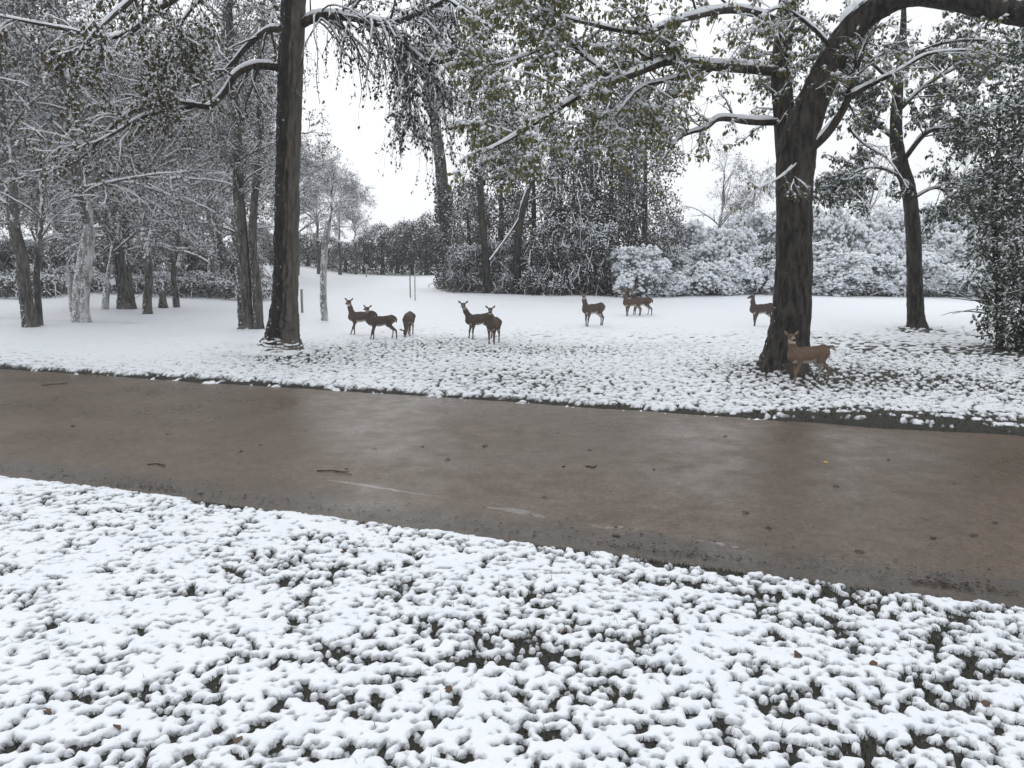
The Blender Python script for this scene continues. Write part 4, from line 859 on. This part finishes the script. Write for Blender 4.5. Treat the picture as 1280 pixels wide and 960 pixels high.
# ------------------------------------------------------------------ posts on the field
m_post = m_plain('weathered_post', (.12, .115, .11), (.30, .29, .28), 20)
m_pole = m_plain('pale_pole', (.25, .25, .25), (.45, .45, .44), 12)
def post(px, py, hpx, wpx, label, name, cat, mt, group=None, cap=None, Y=None):
    B = gnd(px, py) if Y is None else at(px, py, Y); z0 = float(tz(B[0], B[1])); q = pxm(B[1])
    T = thing(name, (B[0], B[1], z0), label, cat, group); mb = MB(); h_ = hpx * q
    tubes(mb, *limb([(B[0], B[1], z0 - .2), (B[0], B[1], z0 + h_ * .5), (B[0] + .01, B[1], z0 + h_)], wpx / 2 * q, wpx / 2 * q * .9, 6), 8)
    build(mb, 'shaft', mt, T)
    if cap:
        c2 = MB(); r_ = cap * q; an = np.linspace(0, 2 * math.pi, 15)[:-1]
        for s_ in (0, 1): pass
        ring = lambda yy, rr: np.stack([B[0] + rr * np.cos(an), np.full(14, B[1] + yy), z0 + h_ + rr * np.sin(an)], -1)
        V = np.concatenate([ring(-.03, r_ * .2), ring(-.03, r_), ring(.03, r_), ring(.03, r_ * .2)]); i = np.arange(14); j = (i + 1) % 14
        c2.add(V, np.concatenate([np.stack([k * 14 + i, k * 14 + j, (k + 1) * 14 + j, (k + 1) * 14 + i], -1) for k in range(3)] ), 0, False); build(c2, 'disc', mt, T)
    else:
        c2 = MB(); blobs(c2, np.array([(B[0], B[1], z0 + h_)]), max(.05, wpx * .7 * q), RNG(3), 0); build(c2, 'snow_cap', M['snowfar'], T)
    return T
post(378, 394, 30, 3.2, 'short weathered stake between the tall straight trunk and the slender pale trunk', 'wooden_stake', 'stake', m_post)
post(513, 374, 34, 1.6, 'thin grey pole, shorter one of the pair behind the grazing deer', 'thin_pole', 'pole', m_post, 'thin poles in the field')
post(519, 377, 40, 1.6, 'thin pale pole, taller one of the pair behind the grazing deer', 'thin_pole', 'pole', m_pole, 'thin poles in the field')
post(458, 345, 14, 1.6, 'distant thin post with a small round white disc on the skyline', 'marker_post', 'post', m_pole, None, 2.6, 74)

# ------------------------------------------------------------------ grass, leaves, sticks and slush
m_gr = m_leaf('grass_blade', [(.012, .018, .010), (.020, .029, .014), (.028, .032, .018), (.06, .052, .03)], 3., .1)
def blades(mb, X, Y, h, wd, rs, lean=.5, dz=0.):
    N = len(X); Z = tz(X, Y) + dz; a = rs.rand(N) * 6.28; hh = h * rs.uniform(.5, 1.4, N); ll = hh * lean * rs.uniform(0, 1.4, N); b2 = rs.rand(N) * 6.28
    base = np.stack([X, Y, Z], -1); o = np.stack([np.cos(a), np.sin(a), a * 0], -1) * wd; le = np.stack([np.cos(b2) * ll, np.sin(b2) * ll, hh], -1)
    V = np.stack([base - o, base + o, base + le * [.45, .45, .6] + o * .8, base + le * [.45, .45, .6] - o * .8, base + le], 1); b_ = np.arange(N)[:, None] * 5
    r_ = np.repeat(rs.rand(N), 5); mb.add(V.reshape(-1, 3), b_ + [0, 1, 2, 3], 0, False, r_)
    mb.n -= len(r_); mb.t.append((b_ + [3, 2, 4]) + mb.n); mb.tm.append(np.zeros(N)); mb.ts.append(np.zeros(N, bool)); mb.n += len(r_)
rs = RNG(151); mb = MB()
Xs, Ys = to_xy(rs.uniform(-11, 5.1, 260000), rs.uniform(2.6, C_N + .3, 260000)); d = snow_h(Xs, Ys)[1]; k = (d < -.02)
i = np.flatnonzero(k)[:18000]; blades(mb, Xs[i], Ys[i], .030, .0035, rs, .9)
i = np.flatnonzero((d > .0) & (d < .25))[:700]; blades(mb, Xs[i], Ys[i], .085, .0018, rs, .7)
tag(build(mb, 'grass', m_gr), 'dark green grass blades showing through holes in the lawn snow', 'grass', kind='stuff')
mb = MB(); Xs, Ys = to_xy(rs.uniform(-22, 12, 160000), C_F + rs.rand(160000) ** 1.6 * 9 - .05); d = snow_h(Xs, Ys)[1]; i = np.flatnonzero(d < -.05)[:15000]
blades(mb, Xs[i], Ys[i], .035, .006, rs, 1.); tag(build(mb, 'verge_grass', m_gr), 'dark grass along the far road verge', 'grass', kind='stuff')

m_fl = m_plain('wet_dead_leaf', (.018, .011, .008), (.05, .028, .018), 14, .45); m_yl = m_plain('yellow_leaf', (.42, .24, .03), (.5, .32, .06), 14, .5)
m_ol = m_plain('pale_dead_leaf', (.10, .07, .04), (.16, .11, .06), 14, .5)
def leaf_mesh(seed, s):
    rs = RNG(seed); mb = MB(); t = np.linspace(0, 1, 6); wv = np.array([.02, .26, .36, .30, .18, .01]) * (1 + .25 * rs.randn(6)); V = []
    for tt, ww in zip(t, wv): V += [((tt - .5) * s, -ww * s, .18 * s * abs(ww) * 3 * rs.uniform(.3, 1.2)), ((tt - .5) * s, 0, .04 * s + .06 * s * math.sin(tt * 5)), ((tt - .5) * s, ww * s, .18 * s * abs(ww) * 3 * rs.uniform(.3, 1.2))]
    F_ = [(i * 3 + j, i * 3 + 3 + j, i * 3 + 4 + j, i * 3 + 1 + j) for i in range(5) for j in (0, 1)]; mb.add(V, F_); return mb
LM = [leaf_mesh(160 + i, .085).mesh('fallen_leaf', [m_fl]) for i in range(5)] ; LY = leaf_mesh(171, .085).mesh('fallen_leaf', [m_yl]); LO = leaf_mesh(172, .10).mesh('fallen_leaf', [m_ol])
def road_z(x, y):
    c = to_ac(x, y)[1]; s_ = (c - C_N) / (C_F - C_N); xa, ya = np.array([x]), np.array([y])
    return float((-.012 + .010 * pnoise(xa / 1.1, ya / .8, 41) + .012 * pnoise(xa / 3., ya / 3., 42))[0] + .02 * (s_ - s_ * s_))
def drop(px, py, me, label, group, s=1.):
    p_ = gnd(px, py); o = link('fallen_leaf', me, None, (p_[0], p_[1], road_z(p_[0], p_[1]) + .004)); o.rotation_euler = (random.uniform(-.2, .2), random.uniform(-.2, .2), random.uniform(0, 6.28)); o.scale = (s, s, s)
    return tag(o, label, 'leaf', group)
random.seed(5)
drop(1032, 578, LY, 'bright yellow leaf lying alone on the brown road', None, .9); drop(1157, 648, LO, 'pale tan leaf lying on the near half of the road', None, .9)
ld = 'small dark wet leaf lying flat on the brown road'; gl = 'dark wet leaves scattered on the road'
for (x, y) in ((936, 640), (1195, 604), (592, 662), (525, 561), (646, 537), (818, 590), (880, 700), (560, 515), (380, 541), (328, 553), (210, 540), (430, 589), (470, 560), (700, 540), (705, 585), (676, 620), (773, 655), (772, 668), (905, 545), (1045, 610), (1110, 575), (1215, 670), (1240, 655), (1165, 672), (90, 530), (120, 478), (250, 505), (560, 575), (300, 565), (610, 560), (995, 520), (1075, 690), (960, 660), (735, 563), (660, 700)):
    drop(x + random.uniform(-4, 4), y + random.uniform(-3, 3), LM[random.randrange(5)], ld, gl, random.uniform(.6, 1.15))
m_bl = m_plain('brown_leaf', (.06, .032, .018), (.12, .066, .035), 14, .6); LB = [leaf_mesh(190 + i, .07).mesh('fallen_leaf', [m_bl]) for i in range(3)]
for j, (x, y) in enumerate(((995, 838), (148, 930), (300, 942), (705, 803), (712, 752), (1090, 845), (868, 690), (60, 905), (560, 880), (430, 700), (1230, 900))):
    p_ = gnd(x, y); xa, ya = np.array([p_[0]]), np.array([p_[1]]); o = link('fallen_leaf', LB[j % 3], None, (p_[0], p_[1], float(tz(p_[0], p_[1]) + max(0.02, snow_h(xa, ya)[0][0]) + .004)))
    o.rotation_euler = (random.uniform(-.6, .6), random.uniform(-.6, .6), random.uniform(0, 6.28)); tag(o, 'small brown curled leaf resting on the snowy near lawn', 'leaf', 'brown leaves on the lawn snow')
m_st = m_plain('wet_stick', (.012, .009, .007), (.035, .026, .02), 30, .5)
for (x0, y0, x1, y1, lab) in ((52, 482, 84, 480, 'thin dark stick lying near the far verge of the road'), (184, 580, 206, 583, 'short dark twig lying on the road by the near lawn'), (396, 589, 440, 594, 'dark twig lying beside the pale slush line')):
    a, b_ = gnd(x0, y0), gnd(x1, y1); m_ = (a + b_) / 2 + [0, .05, 0]; mb = MB(); z = road_z(m_[0], m_[1]) + .012
    o = thing('stick', (m_[0], m_[1], z), lab, 'stick'); a[2] = b_[2] = m_[2] = z
    tubes(mb, *limb([a, m_ + [0, .04, 0], b_], .009, .004, 12), 6); build(mb, 'stem', m_st, o); mb = MB(); c_ = (m_ + b_) / 2
    tubes(mb, *limb([m_, (m_ + b_) / 2 + [.02, .05, .005], b_ + [-.05, .12, .0]], .007, .003, 7), 5); build(mb, 'side_twig', m_st, o)
# leaf litter along the verge of the lawn, nobody could count it
mb = MB(); rs = RNG(181); N = 1000; a_ = np.concatenate([rs.uniform(-10, 3, N - 500), rs.normal(1.35, .25, 200), rs.normal(-7.2, .5, 150), rs.normal(-1.2, .5, 150)])
c_ = C_N + .18 + np.abs(rs.normal(0, .10, N)) + .5 * rs.rand(N) ** 6; X, Y = to_xy(a_, c_); Z = np.array([road_z(x, y) for x, y in zip(X, Y)]) + .012
P = np.stack([X, Y, Z], -1); leaves(mb, P, .04, rs, 0, 0, .3); v = mb.v[-1].reshape(-1, 4, 3); v[:, :, 2] = P[:, None, 2] + (v[:, :, 2] - P[:, None, 2]) * .25 + .004
m_li = m_leaf('leaf_litter', [(.014, .010, .008), (.03, .018, .012), (.055, .028, .018), (.022, .014, .010)], 3., 0)
tag(build(mb, 'leaf_litter', m_li), 'dark wet leaf litter along the near lawn edge', 'litter', kind='stuff')
# slush
m_sl = m_plain('slush', (.13, .11, .095), (.26, .235, .21), 25, .25)
def slush(pts, wd, lab, name='slush_streak'):
    P = np.array([gnd(*p) for p in pts]); K = 40; pp = spline(P, K); rs = RNG(int(pts[0][0])); t = unit(np.gradient(pp, axis=0)); o = np.stack([-t[:, 1], t[:, 0], t[:, 0] * 0], -1)
    ww = wd * np.clip(np.interp(np.arange(K), np.arange(0, K, 3), rs.rand(len(range(0, K, 3)))) * 1.5, .05, 1) * np.sin(np.linspace(.02, 3.12, K))
    for q in range(K): pp[q, 2] = road_z(pp[q, 0], pp[q, 1]) - .002
    pp[:, :2] += .008 * rs.randn(K, 2)
    V = np.stack([pp - o * ww[:, None], pp + np.stack([ww * 0, ww * 0, .006 + ww * .05], -1), pp + o * ww[:, None]], 1); i = np.arange(K - 1)[:, None] * 3
    mb = MB(); mb.add(V.reshape(-1, 3), np.concatenate([i + [0, 3, 4, 1], i + [1, 4, 5, 2]])); ob = build(mb, name, m_sl); return tag(ob, lab, 'slush')
slush([(402, 599), (440, 604), (490, 612), (560, 622)], .05, 'faint thin slush line beside the dark twig on the road')
slush([(606, 632), (640, 636), (665, 641), (690, 647)], .10, 'brightest pale slush streak along the road near the lawn')
slush([(735, 653), (755, 657), (780, 657), (808, 661)], .05, 'short pale slush streak following the brightest one')
slush([(862, 671), (890, 676), (920, 683), (945, 687)], .05, 'slush streak mixed with leaf debris on the road')
B = gnd(739, 583); mb = MB(); blobs(mb, np.array([(B[0] + dx, B[1] + dy, 0.012) for dx, dy in ((0, 0), (.05, .02), (-.05, .01), (.02, -.04))]) , .055, RNG(9), 0, .5)
tag(build(mb, 'snow_lump', m_sl), 'small melting snow lump alone in the middle of the road', 'snow lump')
# ------------------------------------------------------------------ falling-snow haze in the air
mh = bpy.data.materials.new('haze'); mh.use_nodes = True; n = mh.node_tree; n.nodes.clear()
pv = n.nodes.new('ShaderNodeVolumePrincipled'); pv.inputs['Color'].default_value = (.93, .95, .97, 1); pv.inputs['Density'].default_value = .0008; pv.inputs['Anisotropy'].default_value = .2
out = n.nodes.new('ShaderNodeOutputMaterial'); n.links.new(pv.outputs[0], out.inputs['Volume'])
mb = MB(); x0, x1, y0, y1, z0, z1 = -520, 520, -220, 560, -3, 36
V = [(x, y, z) for z in (z0, z1) for y in (y0, y1) for x in (x0, x1)]
mb.add(V, [(0, 2, 3, 1), (4, 5, 7, 6), (0, 1, 5, 4), (2, 6, 7, 3), (0, 4, 6, 2), (1, 3, 7, 5)], 0, False)
tag(build(mb, 'haze', mh), 'thin cold haze in the air over the park', 'haze', kind='stuff')
